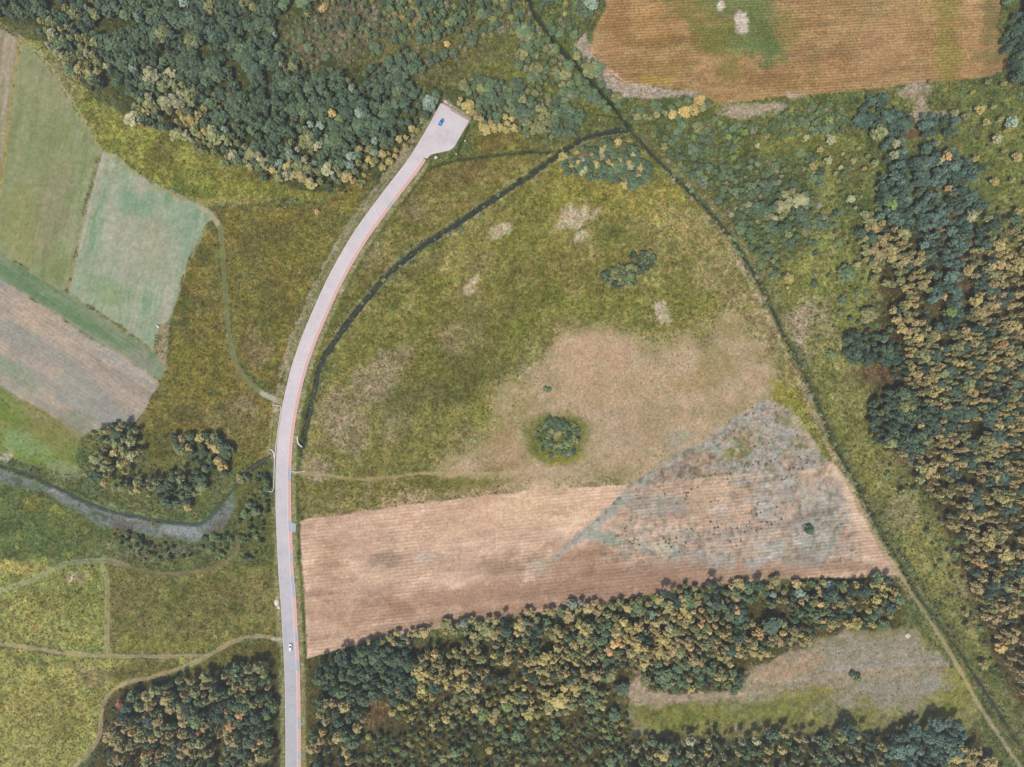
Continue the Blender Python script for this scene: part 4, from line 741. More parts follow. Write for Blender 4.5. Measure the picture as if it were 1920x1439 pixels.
def trunk_arrays(kind, seed):
    rng = np.random.RandomState(seed + 900); r0, h0 = DIM[kind]
    vt, fa = [], []
    def tube(p0, p1, a, b, n=6):
        base = len(vt); d = np.array(p1, float) - p0; d /= np.linalg.norm(d); x = np.cross(d, [0.3, 0.9, 0.2]); x /= np.linalg.norm(x); y = np.cross(d, x)
        for p, r in ((np.array(p0, float), a), (np.array(p1, float), b)):
            for k in range(n): vt.append(p + r * (math.cos(k * 2 * math.pi / n) * x + math.sin(k * 2 * math.pi / n) * y))
        for k in range(n): fa.append((base + k, base + (k + 1) % n, base + n + (k + 1) % n, base + n + k))
    if kind == 'bush':
        for k in range(5):
            a = k * 1.3 + rng.rand(); tube((0, 0, -0.1), (math.cos(a) * r0 * .5, math.sin(a) * r0 * .5, h0 * .62), 0.05, 0.02, 4)
    else:
        R0 = {'birch': 0.15, 'pine': 0.19, 'leafy': 0.17}[kind]; bend = (rng.rand(2) - .5) * 0.5
        m_ = (bend[0], bend[1], h0 * .5); t_ = (bend[0] * 1.3, bend[1] * 1.3, h0 * .88)
        tube((0, 0, -0.3), m_, R0, R0 * .65); tube(m_, t_, R0 * .65, R0 * .2)
        for k in range(7):
            t = 0.35 + 0.08 * k; a = k * 2.4 + rng.rand(); p = np.array(m_) * min(1, t / .5) if t < .5 else np.array(m_) + (np.array(t_) - m_) * ((t - .5) / .38)
            if kind != 'leafy' or True: tube(p, p + np.array([math.cos(a) * r0 * .7, math.sin(a) * r0 * .7, r0 * .55]), R0 * .35, R0 * .1, 4)
    return np.array(vt), np.array(fa)
NVAR = {'birch': 5, 'pine': 5, 'leafy': 5, 'bush': 4}
CROWN, TRUNK, WHOLE = {}, {}, {}
for kind in DIM:
    for s in range(NVAR[kind]):
        co, fa, tone = crown_arrays(kind, s * 17 + len(kind)); tv, tf = trunk_arrays(kind, s * 17)
        tm = np_mesh(kind + '_trunk', tv, tf, [M_bark[kind]]); TRUNK[kind, s] = tm
        for c in LEAVES[kind]:
            me = np_mesh(kind + '_crown', co, fa, [LMAT[kind, c]])
            me.attributes.new('tone', 'FLOAT', 'FACE').data.foreach_set('value', tone.astype(np.float32)); CROWN[kind, s, c] = me
            wm = np_mesh(kind + '_mass', np.vstack([co, tv]), np.vstack([fa, tf + len(co)]), [LMAT[kind, c], M_bark[kind]], midx=np.r_[np.zeros(len(fa)), np.ones(len(tf))])
            wm.attributes.new('tone', 'FLOAT', 'FACE').data.foreach_set('value', np.r_[tone, np.zeros(len(tf))].astype(np.float32)); WHOLE[kind, s, c] = wm
def stuff_instances(name, meshes, pos, rot, scl, idx, label, tint=None):
    """one object whose many pieces are set out by geometry nodes"""
    col = bpy.data.collections.new(name + '_pieces')
    for i, me in enumerate(meshes): col.objects.link(bpy.data.objects.new(f'{name}_piece_{i:03d}', me))
    me = bpy.data.meshes.new(name); n = len(pos); me.vertices.add(n); me.vertices.foreach_set('co', np.asarray(pos, np.float32).ravel())
    me.attributes.new('rot', 'FLOAT_VECTOR', 'POINT').data.foreach_set('vector', np.asarray(rot, np.float32).ravel())
    me.attributes.new('scl', 'FLOAT_VECTOR', 'POINT').data.foreach_set('vector', np.asarray(scl, np.float32).ravel())
    me.attributes.new('idx', 'INT', 'POINT').data.foreach_set('value', np.asarray(idx, np.int32))
    if tint is not None: me.attributes.new('tint', 'FLOAT_COLOR', 'POINT').data.foreach_set('color', np.hstack([tint, np.ones((n, 1))]).astype(np.float32).ravel())
    o = link(bpy.data.objects.new(name, me)); tag(o, label, kind='stuff')
    g = bpy.data.node_groups.new(name, 'GeometryNodeTree')
    g.interface.new_socket('Geometry', in_out='INPUT', socket_type='NodeSocketGeometry'); g.interface.new_socket('Geometry', in_out='OUTPUT', socket_type='NodeSocketGeometry')
    gi = g.nodes.new('NodeGroupInput'); go = g.nodes.new('NodeGroupOutput'); ip = g.nodes.new('GeometryNodeInstanceOnPoints'); ci = g.nodes.new('GeometryNodeCollectionInfo')
    ci.inputs['Collection'].default_value = col; ci.inputs['Separate Children'].default_value = True; ci.inputs['Reset Children'].default_value = True
    def att(nm, ty):
        a = g.nodes.new('GeometryNodeInputNamedAttribute'); a.data_type = ty; a.inputs['Name'].default_value = nm; return a.outputs['Attribute']
    g.links.new(gi.outputs[0], ip.inputs['Points']); g.links.new(ci.outputs[0], ip.inputs['Instance']); ip.inputs['Pick Instance'].default_value = True
    g.links.new(att('idx', 'INT'), ip.inputs['Instance Index']); g.links.new(att('rot', 'FLOAT_VECTOR'), ip.inputs['Rotation']); g.links.new(att('scl', 'FLOAT_VECTOR'), ip.inputs['Scale'])
    g.links.new(ip.outputs[0], go.inputs[0])
    md = o.modifiers.new('pieces', 'NODES'); md.node_group = g
    return o

# ---- where the trees stand.  zone: phrase, outline, spacing in pixels, mix of (weight, kind, colour, radius range m, height range m)
B = lambda w, c, r=(1.5, 2.3), h=(12, 17): (w, 'birch', c, r, h)
P_ = lambda w, c, r=(1.8, 2.7), h=(10, 14): (w, 'pine', c, r, h)
L_ = lambda w, c, r=(1.9, 3.0), h=(6, 9.5): (w, 'leafy', c, r, h)
S_ = lambda w, c, r=(1.0, 1.9), h=(1.6, 3.2): (w, 'bush', c, r, h)
ZONES = [
 ('in the dark upper wood', [(-60, -100), (500, -100), (545, 20), (515, 60), (530, 120), (600, 145), (690, 130), (760, 95), (810, 120), (818, 180), (790, 225), (760, 262), (725, 290), (690, 318), (640, 345), (590, 345), (520, 322), (470, 300), (420, 270), (380, 232), (330, 205), (280, 190), (220, 160), (160, 110), (110, 75), (60, 30), (-60, 10)], 10.5,
  [L_(7, 'dark green'), L_(3, 'green'), L_(.8, 'olive'), L_(.25, 'silvery'), P_(1.2, 'dark green', (1.8, 2.6), (8, 11))], 60),
 ('on the sunny upper wood edge', [(70, 34), (130, 50), (165, 60), (180, 110), (250, 150), (320, 180), (380, 205), (420, 245), (480, 285), (560, 320), (560, 352), (490, 328), (420, 302), (360, 264), (300, 246), (230, 212), (160, 168), (110, 112), (72, 68)], 11,
  [B(2.40, 'pale', (1.5, 2.3), (9, 14)), B(4, 'olive', (1.5, 2.3), (9, 14)), B(2.5, 'golden', (1.4, 2.1), (9, 13)), L_(2.5, 'green'), L_(2, 'dark green')], 30),
 ('in the pale grove inside the wood', [(270, 130), (330, 130), (395, 165), (400, 190), (350, 200), (300, 190), (260, 160)], 11, [B(2.40, 'pale', (1.8, 2.6), (9, 13)), B(3, 'olive', (1.8, 2.6), (9, 13)), L_(2, 'green')], 40),
 ('at the wood corner near the bay', [(510, 280), (580, 270), (640, 285), (690, 265), (740, 255), (770, 250), (760, 275), (720, 305), (680, 345), (640, 355), (570, 345), (515, 318)], 14,
  [B(2.40, 'pale', (2.0, 3.0), (8, 11)), B(2, 'ochre', (1.8, 2.6), (7, 10)), L_(3, 'olive'), L_(2, 'dark green'), L_(1, 'silvery')], 30),
 ('along the verge near the bay', [(640, 350), (700, 300), (760, 262), (800, 215), (806, 225), (770, 275), (720, 315), (670, 350), (640, 370)], 11, [S_(3, 'yellowish', (1.2, 2.2), (2, 4)), B(3, 'golden', (1.4, 2.0), (5, 8)), S_(2, 'olive', (1.2, 2.0), (2, 3.5))], 30),
 ('in the scrub at the top edge', [(560, -100), (1120, -100), (1118, 10), (1085, 70), (1040, 60), (1000, 30), (960, 60), (900, 70), (860, 100), (810, 120), (770, 90), (700, 100), (640, 70), (560, 40)], 9.5,
  [S_(3, 'green', (1.2, 2.2), (2, 4)), S_(2, 'olive', (1.2, 2.2), (2, 4)), S_(2, 'greyish', (1.0, 2.0), (2, 3.5)), L_(2, 'green', (1.6, 2.4), (4, 7)), L_(3, 'dark green', (1.5, 2.3), (4, 7)), S_(.5, 'yellowish')], 40),
 ('in the thicket beyond the bay', [(868, 160), (930, 150), (1000, 165), (1060, 190), (1095, 215), (1080, 245), (1020, 262), (980, 245), (930, 235), (890, 215)], 8.5, [L_(4, 'dark green', (1.7, 2.6), (4, 7)), L_(3, 'green', (1.6, 2.6), (4, 7)), L_(1.5, 'olive', (1.6, 2.8), (4, 7)), S_(1.5, 'greyish')], 30),
 ('in the golden row by the bay', [(862, 180), (880, 195), (905, 215), (960, 215), (965, 240), (915, 244), (885, 220), (860, 195)], 9.5, [B(5, 'golden', (1.4, 2.0), (5, 8)), B(2, 'ochre', (1.4, 2.0), (5, 8)), L_(1, 'green', (1.6, 2.2), (4, 6))], 20),
 ('along the overgrown ditch', [(1000, 20), (1050, 60), (1105, 120), (1160, 190), (1140, 215), (1090, 190), (1060, 170), (1010, 150), (960, 130), (960, 80), (980, 40)], 9.5, [L_(1.5, 'olive', (1.7, 2.8), (4, 7)), L_(3, 'green', (1.7, 2.8), (4, 7)), L_(3, 'dark green', (1.7, 2.8), (4, 7)), S_(1.5, 'greyish', (1.2, 2.2), (2, 4)), S_(2, 'green', (1.2, 2.2), (2, 4))], 30),
 ('in the thicket below the ditch fork', [(1050, 290), (1090, 272), (1150, 265), (1190, 280), (1222, 315), (1210, 345), (1170, 350), (1120, 335), (1070, 325), (1048, 310)], 7, [L_(5, 'dark green', (1.5, 2.4), (4, 7)), L_(2, 'green', (1.5, 2.4), (4, 7)), B(0.90, 'pale', (1.6, 2.4), (5, 7)), B(.8, 'golden', (1.3, 2.0), (5, 7)), S_(1.5, 'greyish')], 25),
 ('in the row below maize', [(1178, 200), (1240, 190), (1320, 185), (1335, 205), (1300, 225), (1240, 222), (1190, 222)], 12, [L_(3, 'olive', (2.0, 3.0), (4, 7)), L_(2, 'green', (1.8, 2.6), (4, 7)), L_(1.5, 'golden', (1.6, 2.4), (4, 7)), S_(2, 'greyish')], 20),
 ('in the green belt below maize', [(1335, 215), (1370, 235), (1430, 232), (1480, 205), (1560, 195), (1600, 205), (1600, 235), (1560, 250), (1480, 255), (1400, 250), (1385, 290), (1370, 300), (1350, 270)], 8, [S_(5, 'green', (1.3, 2.0), (2.5, 4.5)), L_(3, 'green', (1.4, 2.0), (4, 6)), L_(1, 'fresh green', (1.3, 2.0), (4, 6)), S_(1, 'greyish', (1, 1.5), (2, 3))], 30),
 ('in the scrub beyond the ditch', [(1200, 230), (1330, 230), (1370, 310), (1520, 300), (1560, 400), (1520, 480), (1470, 520), (1430, 510), (1390, 440), (1310, 350), (1240, 280)], 9.5, [L_(3, 'green', (1.4, 2.4), (3, 6)), L_(4, 'dark green', (1.4, 2.6), (3, 6)), S_(3, 'green', (1.0, 2.0), (1.4, 3)), S_(2, 'olive', (1.0, 2.0), (1.4, 3)), S_(2, 'greyish', (1.0, 2.0), (1.4, 3)), S_(1.5, 'dark green', (1.0, 1.8), (1.4, 3))], 40),
 ('in the dark clump beyond the ditch', [(1410, 345), (1450, 330), (1485, 345), (1510, 390), (1505, 425), (1470, 440), (1440, 410), (1415, 380)], 10, [L_(4, 'dark green', (1.7, 2.5), (5, 8)), L_(2, 'olive', (1.7, 2.5), (5, 8)), B(0.90, 'pale', (1.6, 2.3), (6, 8)), S_(1.5, 'greyish')], 25),
 ('among the scattered scrub birches', [(1410, 240), (1600, 250), (1640, 290), (1620, 330), (1500, 300), (1420, 280)], 24, [B(1.80, 'pale', (1.2, 1.9), (6, 9)), B(2, 'golden', (1.1, 1.7), (5, 8)), B(2, 'ochre', (1.1, 1.7), (5, 8)), S_(2, 'green')], 25),
 ('scattered on the right-hand grass', [(1440, 480), (1600, 470), (1640, 560), (1620, 620), (1560, 680), (1520, 600), (1460, 540)], 30, [S_(3, 'olive', (1.2, 2.4), (1.8, 3.5)), B(1, 'olive', (1.4, 2.0), (5, 8)), S_(2, 'greyish', (1.0, 2.0), (1.4, 2.6)), S_(2, 'green', (1.2, 2.2), (1.8, 3.5)), S_(1, 'yellowish')], 25),
 ('in the pine clump below maize', [(1618, 195), (1660, 180), (1705, 182), (1712, 210), (1700, 250), (1670, 262), (1630, 245), (1608, 220)], 9, [P_(5, 'dark green', (1.6, 2.2), (7, 9)), P_(2, 'blue green', (1.6, 2.2), (7, 9))], 20),
 ('in the small upper right pines', [(1730, 215), (1790, 218), (1795, 260), (1760, 275), (1725, 250)], 9, [P_(4, 'blue green', (1.6, 2.2), (7, 10)), P_(2, 'dark green', (1.6, 2.2), (7, 10)), S_(2, 'dark green')], 20),
 ('among the leaning upper right birches', [(1740, 155), (1960, 145), (2000, 250), (1900, 380), (1840, 340), (1810, 230)], 25, [B(2.40, 'pale', (1.1, 1.7), (8, 12)), B(3, 'golden', (1.1, 1.6), (8, 11)), B(1.5, 'olive', (1.1, 1.7), (8, 12)), S_(3, 'green', (1.0, 2.0), (1.5, 3))], 25),
 ('in the upper right corner wood', [(1888, -60), (2040, -60), (2040, 140), (1920, 150), (1895, 120), (1885, 60)], 10, [L_(4, 'dark green'), P_(3, 'dark green'), L_(2, 'green')], 30),
 ('in the right-hand pine belt', [(1650, 270), (1700, 245), (1760, 265), (1800, 290), (1850, 320), (1860, 380), (1830, 430), (1800, 480), (1810, 560), (1790, 620), (1740, 630), (1720, 600), (1750, 540), (1740, 480), (1690, 430), (1650, 420), (1640, 360), (1665, 320)], 10.5, [P_(5, 'blue green'), P_(3, 'dark green'), B(0.42, 'pale', (1.4, 2.0), (11, 14)), B(0.20, 'orange', (1.3, 1.9), (10, 13))], 40),
 ('in the golden grove by the pines', [(1620, 400), (1690, 425), (1740, 480), (1748, 540), (1715, 600), (1760, 620), (1740, 650), (1690, 640), (1690, 600), (1655, 560), (1645, 500), (1610, 470)], 9.5, [B(5, 'ochre', (1.4, 2.0), (10, 14)), B(4, 'golden', (1.4, 2.0), (10, 14)), B(3, 'olive', (1.4, 2.2), (10, 14)), P_(1, 'dark green', (1.5, 2.2))], 40),
 ('in the birches behind the pine belt', [(1860, 380), (1960, 420), (2040, 440), (2040, 640), (1900, 640), (1860, 600), (1800, 620), (1820, 560), (1810, 490), (1840, 430)], 11, [B(5, 'ochre', (1.3, 2.0), (12, 16)), B(3, 'olive', (1.3, 2.0), (12, 16)), B(2, 'golden', (1.3, 1.9), (12, 16)), L_(2, 'dark green'), P_(2, 'dark green')], 45),
 ('in the right wood dark corner', [(1590, 640), (1630, 625), (1690, 640), (1700, 690), (1660, 715), (1620, 710), (1595, 680)], 10, [P_(5, 'dark green'), P_(3, 'blue green'), L_(2, 'dark green')], 30),
 ('in the right-hand birch plantation', [(1700, 640), (1770, 620), (1860, 610), (2040, 640), (2040, 1020), (1940, 1000), (1860, 930), (1800, 890), (1740, 830), (1720, 760), (1700, 700)], 9.2, [B(5, 'ochre', (1.3, 1.8), (12, 16)), B(4, 'olive', (1.3, 1.9), (12, 16)), B(2, 'golden', (1.2, 1.7), (12, 15)), B(0.32, 'orange', (1.2, 1.7), (12, 15)), P_(2, 'dark green')], 55),
 ('in the right wood dark block', [(1650, 745), (1700, 725), (1745, 760), (1760, 800), (1740, 840), (1680, 850), (1640, 830), (1632, 790)], 9, [L_(4, 'dark green', (1.6, 2.4), (9, 12)), P_(4, 'dark green', (1.6, 2.4)), L_(1.5, 'olive', (1.6, 2.4), (9, 12))], 30),
 ('in the lower right-hand birches', [(1660, 840), (1740, 840), (1800, 890), (1860, 930), (1940, 1000), (2040, 1030), (2040, 1400), (1930, 1310), (1880, 1230), (1840, 1150), (1815, 1080), (1800, 1010), (1790, 960), (1740, 910), (1700, 880)], 11.5, [B(5, 'ochre', (1.4, 2.1), (12, 16)), B(3, 'olive', (1.4, 2.1), (12, 16)), B(2, 'golden', (1.4, 2.0), (12, 16)), B(0.60, 'orange', (1.3, 1.9), (12, 15)), P_(3, 'dark green')], 45),
 ('in the dark roadside wood end', [(600, 1235), (640, 1225), (700, 1215), (760, 1225), (780, 1270), (740, 1310), (660, 1320), (610, 1300), (590, 1265)], 10.5, [L_(5, 'dark green', (2.0, 3.2), (9, 13)), L_(2, 'green', (2.0, 3.0), (9, 13)), P_(2, 'dark green')], 40),
 ('in the row under the stubble', [(690, 1205), (800, 1182), (900, 1168), (1000, 1152), (1150, 1128), (1300, 1102), (1450, 1090), (1600, 1088), (1600, 1110), (1450, 1120), (1300, 1135), (1150, 1160), (1000, 1180), (850, 1205), (720, 1230)], 10.5, [L_(3, 'olive', (1.9, 2.8), (5, 8)), L_(2, 'green', (1.9, 2.8), (5, 8)), B(3, 'ochre', (1.6, 2.2), (6, 9)), L_(1.2, 'silvery', (1.6, 2.4), (5, 8)), P_(1.2, 'dark green')], 40),
 ('in the golden lower wood', [(780, 1230), (900, 1200), (1050, 1175), (1200, 1155), (1350, 1130), (1500, 1120), (1600, 1115), (1600, 1160), (1530, 1190), (1430, 1230), (1300, 1245), (1190, 1250), (1100, 1280), (1000, 1290), (880, 1300), (800, 1290), (770, 1260)], 9.4, [B(5, 'golden', (1.5, 2.1), (9, 13)), B(4, 'ochre', (1.4, 2.1), (9, 13)), B(1.00, 'orange', (1.3, 1.9), (9, 12)), L_(4, 'olive', (1.6, 2.3), (8, 11)), L_(3, 'green', (1.6, 2.3), (8, 11)), P_(1.2, 'dark green')], 45),
 ('in the lower wood tip', [(1600, 1090), (1670, 1088), (1692, 1120), (1690, 1160), (1640, 1178), (1590, 1172), (1590, 1120)], 10.5, [B(4, 'olive', (1.6, 2.3), (10, 13)), B(3, 'golden', (1.6, 2.3), (10, 13)), L_(3, 'green'), P_(2, 'dark green')], 30),
 ('in the copse by the clearing', [(1205, 1255), (1290, 1245), (1380, 1240), (1395, 1270), (1380, 1292), (1300, 1298), (1230, 1298), (1205, 1285)], 11, [L_(4, 'green', (1.7, 2.5), (6, 9)), L_(3, 'olive', (1.7, 2.5), (6, 9)), B(1.5, 'golden', (1.5, 2.0), (7, 10)), L_(2, 'dark green', (1.6, 2.2), (6, 9))], 30),
 ('in the yellowish lower band', [(720, 1310), (860, 1300), (1000, 1290), (1120, 1285), (1150, 1300), (1130, 1330), (1000, 1340), (860, 1350), (760, 1360), (730, 1330)], 9.5, [L_(4, 'olive', (1.5, 2.3), (5, 8)), B(3, 'golden', (1.3, 1.9), (6, 9)), L_(2, 'green', (1.5, 2.2), (5, 8)), S_(2, 'yellowish', (1.2, 2.0), (2.5, 4.5))], 35),
 ('in the low bottom growth', [(700, 1375), (860, 1355), (1000, 1345), (1130, 1335), (1180, 1345), (1180, 1420), (1150, 1540), (640, 1540), (640, 1400)], 9.5, [S_(4, 'green', (1.2, 2.2), (2.5, 5)), S_(3, 'olive', (1.2, 2.2), (2.5, 5)), L_(2, 'green', (1.4, 2.2), (4, 7)), S_(2, 'yellowish', (1.0, 1.7), (2, 4)), L_(.6, 'fresh green', (1.4, 2.0), (4, 6)), S_(1, 'dark green', (1.0, 1.8), (2, 4))], 40),
 ('in the lower roadside corner', [(585, 1300), (640, 1320), (690, 1340), (660, 1400), (640, 1540), (585, 1540), (580, 1400)], 12, [L_(3, 'green', (1.8, 2.8), (9, 13)), B(3, 'ochre', (1.7, 2.4), (10, 14)), L_(2, 'dark green', (1.8, 2.8), (8, 12)), B(0.60, 'pale', (1.7, 2.3), (10, 14)), L_(1.5, 'golden', (1.8, 2.6), (9, 12))], 35),
 ('in the tall bottom birches', [(1180, 1395), (1260, 1385), (1500, 1382), (1660, 1375), (1660, 1540), (1180, 1540)], 12, [B(4, 'olive', (1.5, 2.2), (13, 17)), B(2.40, 'pale', (1.5, 2.1), (13, 17)), B(2, 'golden', (1.5, 2.1), (13, 16)), L_(3, 'green', (1.8, 2.5), (7, 10)), P_(2, 'dark green')], 40),
 ('in the bottom right teal pines', [(1665, 1380), (1720, 1362), (1800, 1355), (1812, 1385), (1790, 1420), (1770, 1540), (1665, 1540)], 11, [P_(5, 'blue green', (2.0, 3.0), (10, 14)), P_(1, 'dark green', (2.0, 2.8), (10, 14))], 30),
 ('in the lower right corner birches', [(1790, 1420), (1815, 1395), (1850, 1420), (1900, 1470), (1930, 1540), (1780, 1540)], 12, [B(4, 'golden', (1.6, 2.4), (11, 15)), B(3, 'ochre', (1.6, 2.4), (11, 15)), B(2, 'olive', (1.6, 2.2), (11, 14))], 30),
 ('in the lower left wood', [(215, 1322), (250, 1300), (330, 1285), (400, 1268), (470, 1250), (505, 1255), (510, 1400), (508, 1540), (200, 1540), (195, 1440), (205, 1370)], 11, [B(4, 'ochre', (1.6, 2.3), (11, 15)), B(2.5, 'olive', (1.6, 2.3), (11, 15)), L_(4, 'dark green', (1.9, 2.8), (8, 12)), L_(3, 'green', (1.9, 2.8), (8, 12)), B(0.60, 'orange', (1.5, 2.1), (11, 14)), P_(1, 'dark green')], 45),
 ('in the clump above the reedy stream', [(160, 812), (215, 795), (255, 802), (258, 850), (240, 870), (290, 900), (330, 880), (340, 905), (300, 935), (240, 920), (165, 905), (148, 865)], 11, [B(4, 'olive', (1.6, 2.3), (10, 13)), B(3, 'golden', (1.5, 2.2), (10, 13)), B(1.20, 'pale', (1.5, 2.2), (10, 13)), L_(2, 'dark green', (1.6, 2.4), (5, 8))], 25),
 ('in the dark stream clump', [(325, 820), (360, 812), (405, 818), (420, 850), (425, 890), (395, 920), (360, 945), (320, 950), (290, 935), (320, 890), (315, 850)], 11, [L_(4, 'dark green', (1.7, 2.6), (6, 9)), L_(2, 'green', (1.7, 2.6), (6, 9)), B(2.5, 'golden', (1.5, 2.2), (8, 11)), B(1.5, 'olive', (1.5, 2.2), (8, 11))], 25),
 ('in the bushes south of the stream', [(210, 1000), (260, 1010), (330, 1030), (380, 1020), (420, 1000), (440, 1010), (400, 1045), (320, 1055), (270, 1045), (230, 1025)], 10, [S_(4, 'green', (1.2, 2.2), (2, 4)), S_(2, 'dark green', (1.2, 2.0), (2, 4)), S_(1.5, 'olive'), S_(1, 'greyish')], 25),
 ('in the bushes between stream and road', [(445, 900), (480, 885), (500, 900), (500, 960), (480, 1050), (455, 1060), (450, 1000)], 10, [S_(4, 'green', (1.2, 2.2), (2, 4.5)), L_(2, 'green', (1.6, 2.2), (4, 6)), S_(2, 'olive'), S_(2, 'dark green', (1.2, 2.2), (2, 4))], 25),
 ('in the meadow thicket strip', [(1130, 520), (1160, 500), (1200, 475), (1222, 470), (1232, 488), (1200, 515), (1165, 538), (1135, 535)], 4.6, [S_(3, 'dark green', (1.3, 2.1), (2.5, 4.5)), S_(2, 'green', (1.2, 2.0), (2.5, 4)), L_(.5, 'olive', (1.3, 1.8), (3, 5)), S_(2, 'olive', (1.3, 2.0), (2.5, 4))], 15),
 ('along the long ditch', [(1500, 690), (1530, 735), (1560, 810), (1600, 880), (1640, 950), (1690, 1040), (1740, 1110), (1800, 1200), (1790, 1206), (1720, 1105), (1660, 1020), (1590, 890), (1545, 800), (1495, 700)], 9, [S_(4, 'green', (0.8, 1.5), (1.2, 2.2)), S_(2, 'dark green', (0.8, 1.4), (1.2, 2.2)), S_(2, 'greyish', (0.8, 1.4), (1.2, 2))], 25),
]
ZONES.append(('in the reed patch', [(525, 35), (640, 20), (720, 10), (730, 80), (660, 120), (590, 135), (530, 115)], 12, [S_(3, 'greyish', (.8, 1.6), (1.2, 2.5)), S_(3, 'green', (.8, 1.6), (1.2, 2.5)), S_(2, 'dark green', (.8, 1.6), (1.2, 2.5)), L_(1.5, 'green', (1.3, 2), (3, 5))], 25))
ZONES.append(('on the loose right wood edge', [(1565, 300), (1640, 275), (1650, 420), (1620, 470), (1645, 560), (1690, 610), (1600, 640), (1580, 560), (1560, 440)], 15, [L_(3, 'green', (1.3, 2.2), (4, 7)), B(2, 'olive', (1.3, 2.0), (6, 10)), B(0.90, 'pale', (1.3, 1.9), (6, 10)), S_(3, 'green', (1, 1.8), (1.5, 3)), S_(2, 'olive', (1, 1.8), (1.5, 3)), P_(1, 'dark green', (1.4, 2), (6, 9))], 30))
ZONES.append(('on the lower right wood fringe', [(1640, 830), (1700, 870), (1760, 930), (1800, 1000), (1815, 1100), (1850, 1200), (1890, 1280), (1860, 1270), (1810, 1180), (1770, 1080), (1720, 960), (1650, 870)], 17, [S_(3, 'green', (1, 1.8), (1.5, 3)), S_(2, 'olive', (1, 1.8), (1.5, 3)), B(2, 'olive', (1.3, 1.9), (6, 10)), B(1.5, 'ochre', (1.3, 1.9), (6, 10)), S_(1.5, 'yellowish', (1, 1.8), (1.5, 3))], 30))
ZONES.append(('along the upper long ditch', [tuple(p + np.array((9, -6))) for p in np.array(D2, float)[1:13]] + [tuple(p + np.array((-5, 4))) for p in np.array(D2, float)[1:13][::-1]], 9, [S_(4, 'green', (.7, 1.5), (1, 2.2)), S_(2, 'dark green', (.7, 1.4), (1, 2.2)), S_(2, 'greyish', (.7, 1.4), (1, 2)), S_(2, 'olive', (.7, 1.4), (1, 2))], 25))
ZONES.append(('on the banks of the curved ditch', [tuple(p + np.array((-6, -5))) for p in np.array(D1, float)[:-2]] + [tuple(p + np.array((6, 6))) for p in np.array(D1, float)[:-2][::-1]], 13, [S_(3, 'green', (.6, 1.2), (.8, 1.6)), S_(2, 'dark green', (.6, 1.2), (.8, 1.6)), S_(2, 'olive', (.6, 1.1), (.8, 1.4))], 25))
def area(p): p = np.array(p, float); q = np.roll(p, -1, 0); return abs(float((p[:, 0] * q[:, 1] - q[:, 0] * p[:, 1]).sum())) / 2
ZONES.sort(key=lambda z_: area(z_[1]))
D3L = catmull(D3, 12)
rnd = random.Random(11)
TREES = []          # dict per tree
occ = {}
def near(u, v, r):
    k0, k1 = int(u // 16), int(v // 16)
    for a in (-1, 0, 1):
        for b_ in (-1, 0, 1):
            for (x, y, rr) in occ.get((k0 + a, k1 + b_), ()):
                if (x - u) ** 2 + (y - v) ** 2 < (min(r, rr) ** 2): return True
    return False
def add_tree(u, v, kind, colour, r, h, zone, edge, phrase, forced=False):
    if kind == 'birch' and not forced: h *= 0.78; r *= 1.14
    elif kind in ('pine', 'leafy') and not forced: h *= 0.9; r *= 1.06
    occ.setdefault((int(u // 16), int(v // 16)), []).append((u, v, r / S * 1.25))
    zc = h * {'birch': .72, 'pine': .76, 'leafy': .7, 'bush': .6}[kind]
    f = 1 - zc / CAM_H            # a crown seen here stands on ground nearer the point below the camera
    bu, bv = 960 + (u - 960) * f, 719.5 + (v - 719.5) * f
    TREES.append(dict(u=u, v=v, bu=bu, bv=bv, kind=kind, c=colour, r=r, h=h, zone=zone, edge=edge, phrase=phrase, forced=forced))
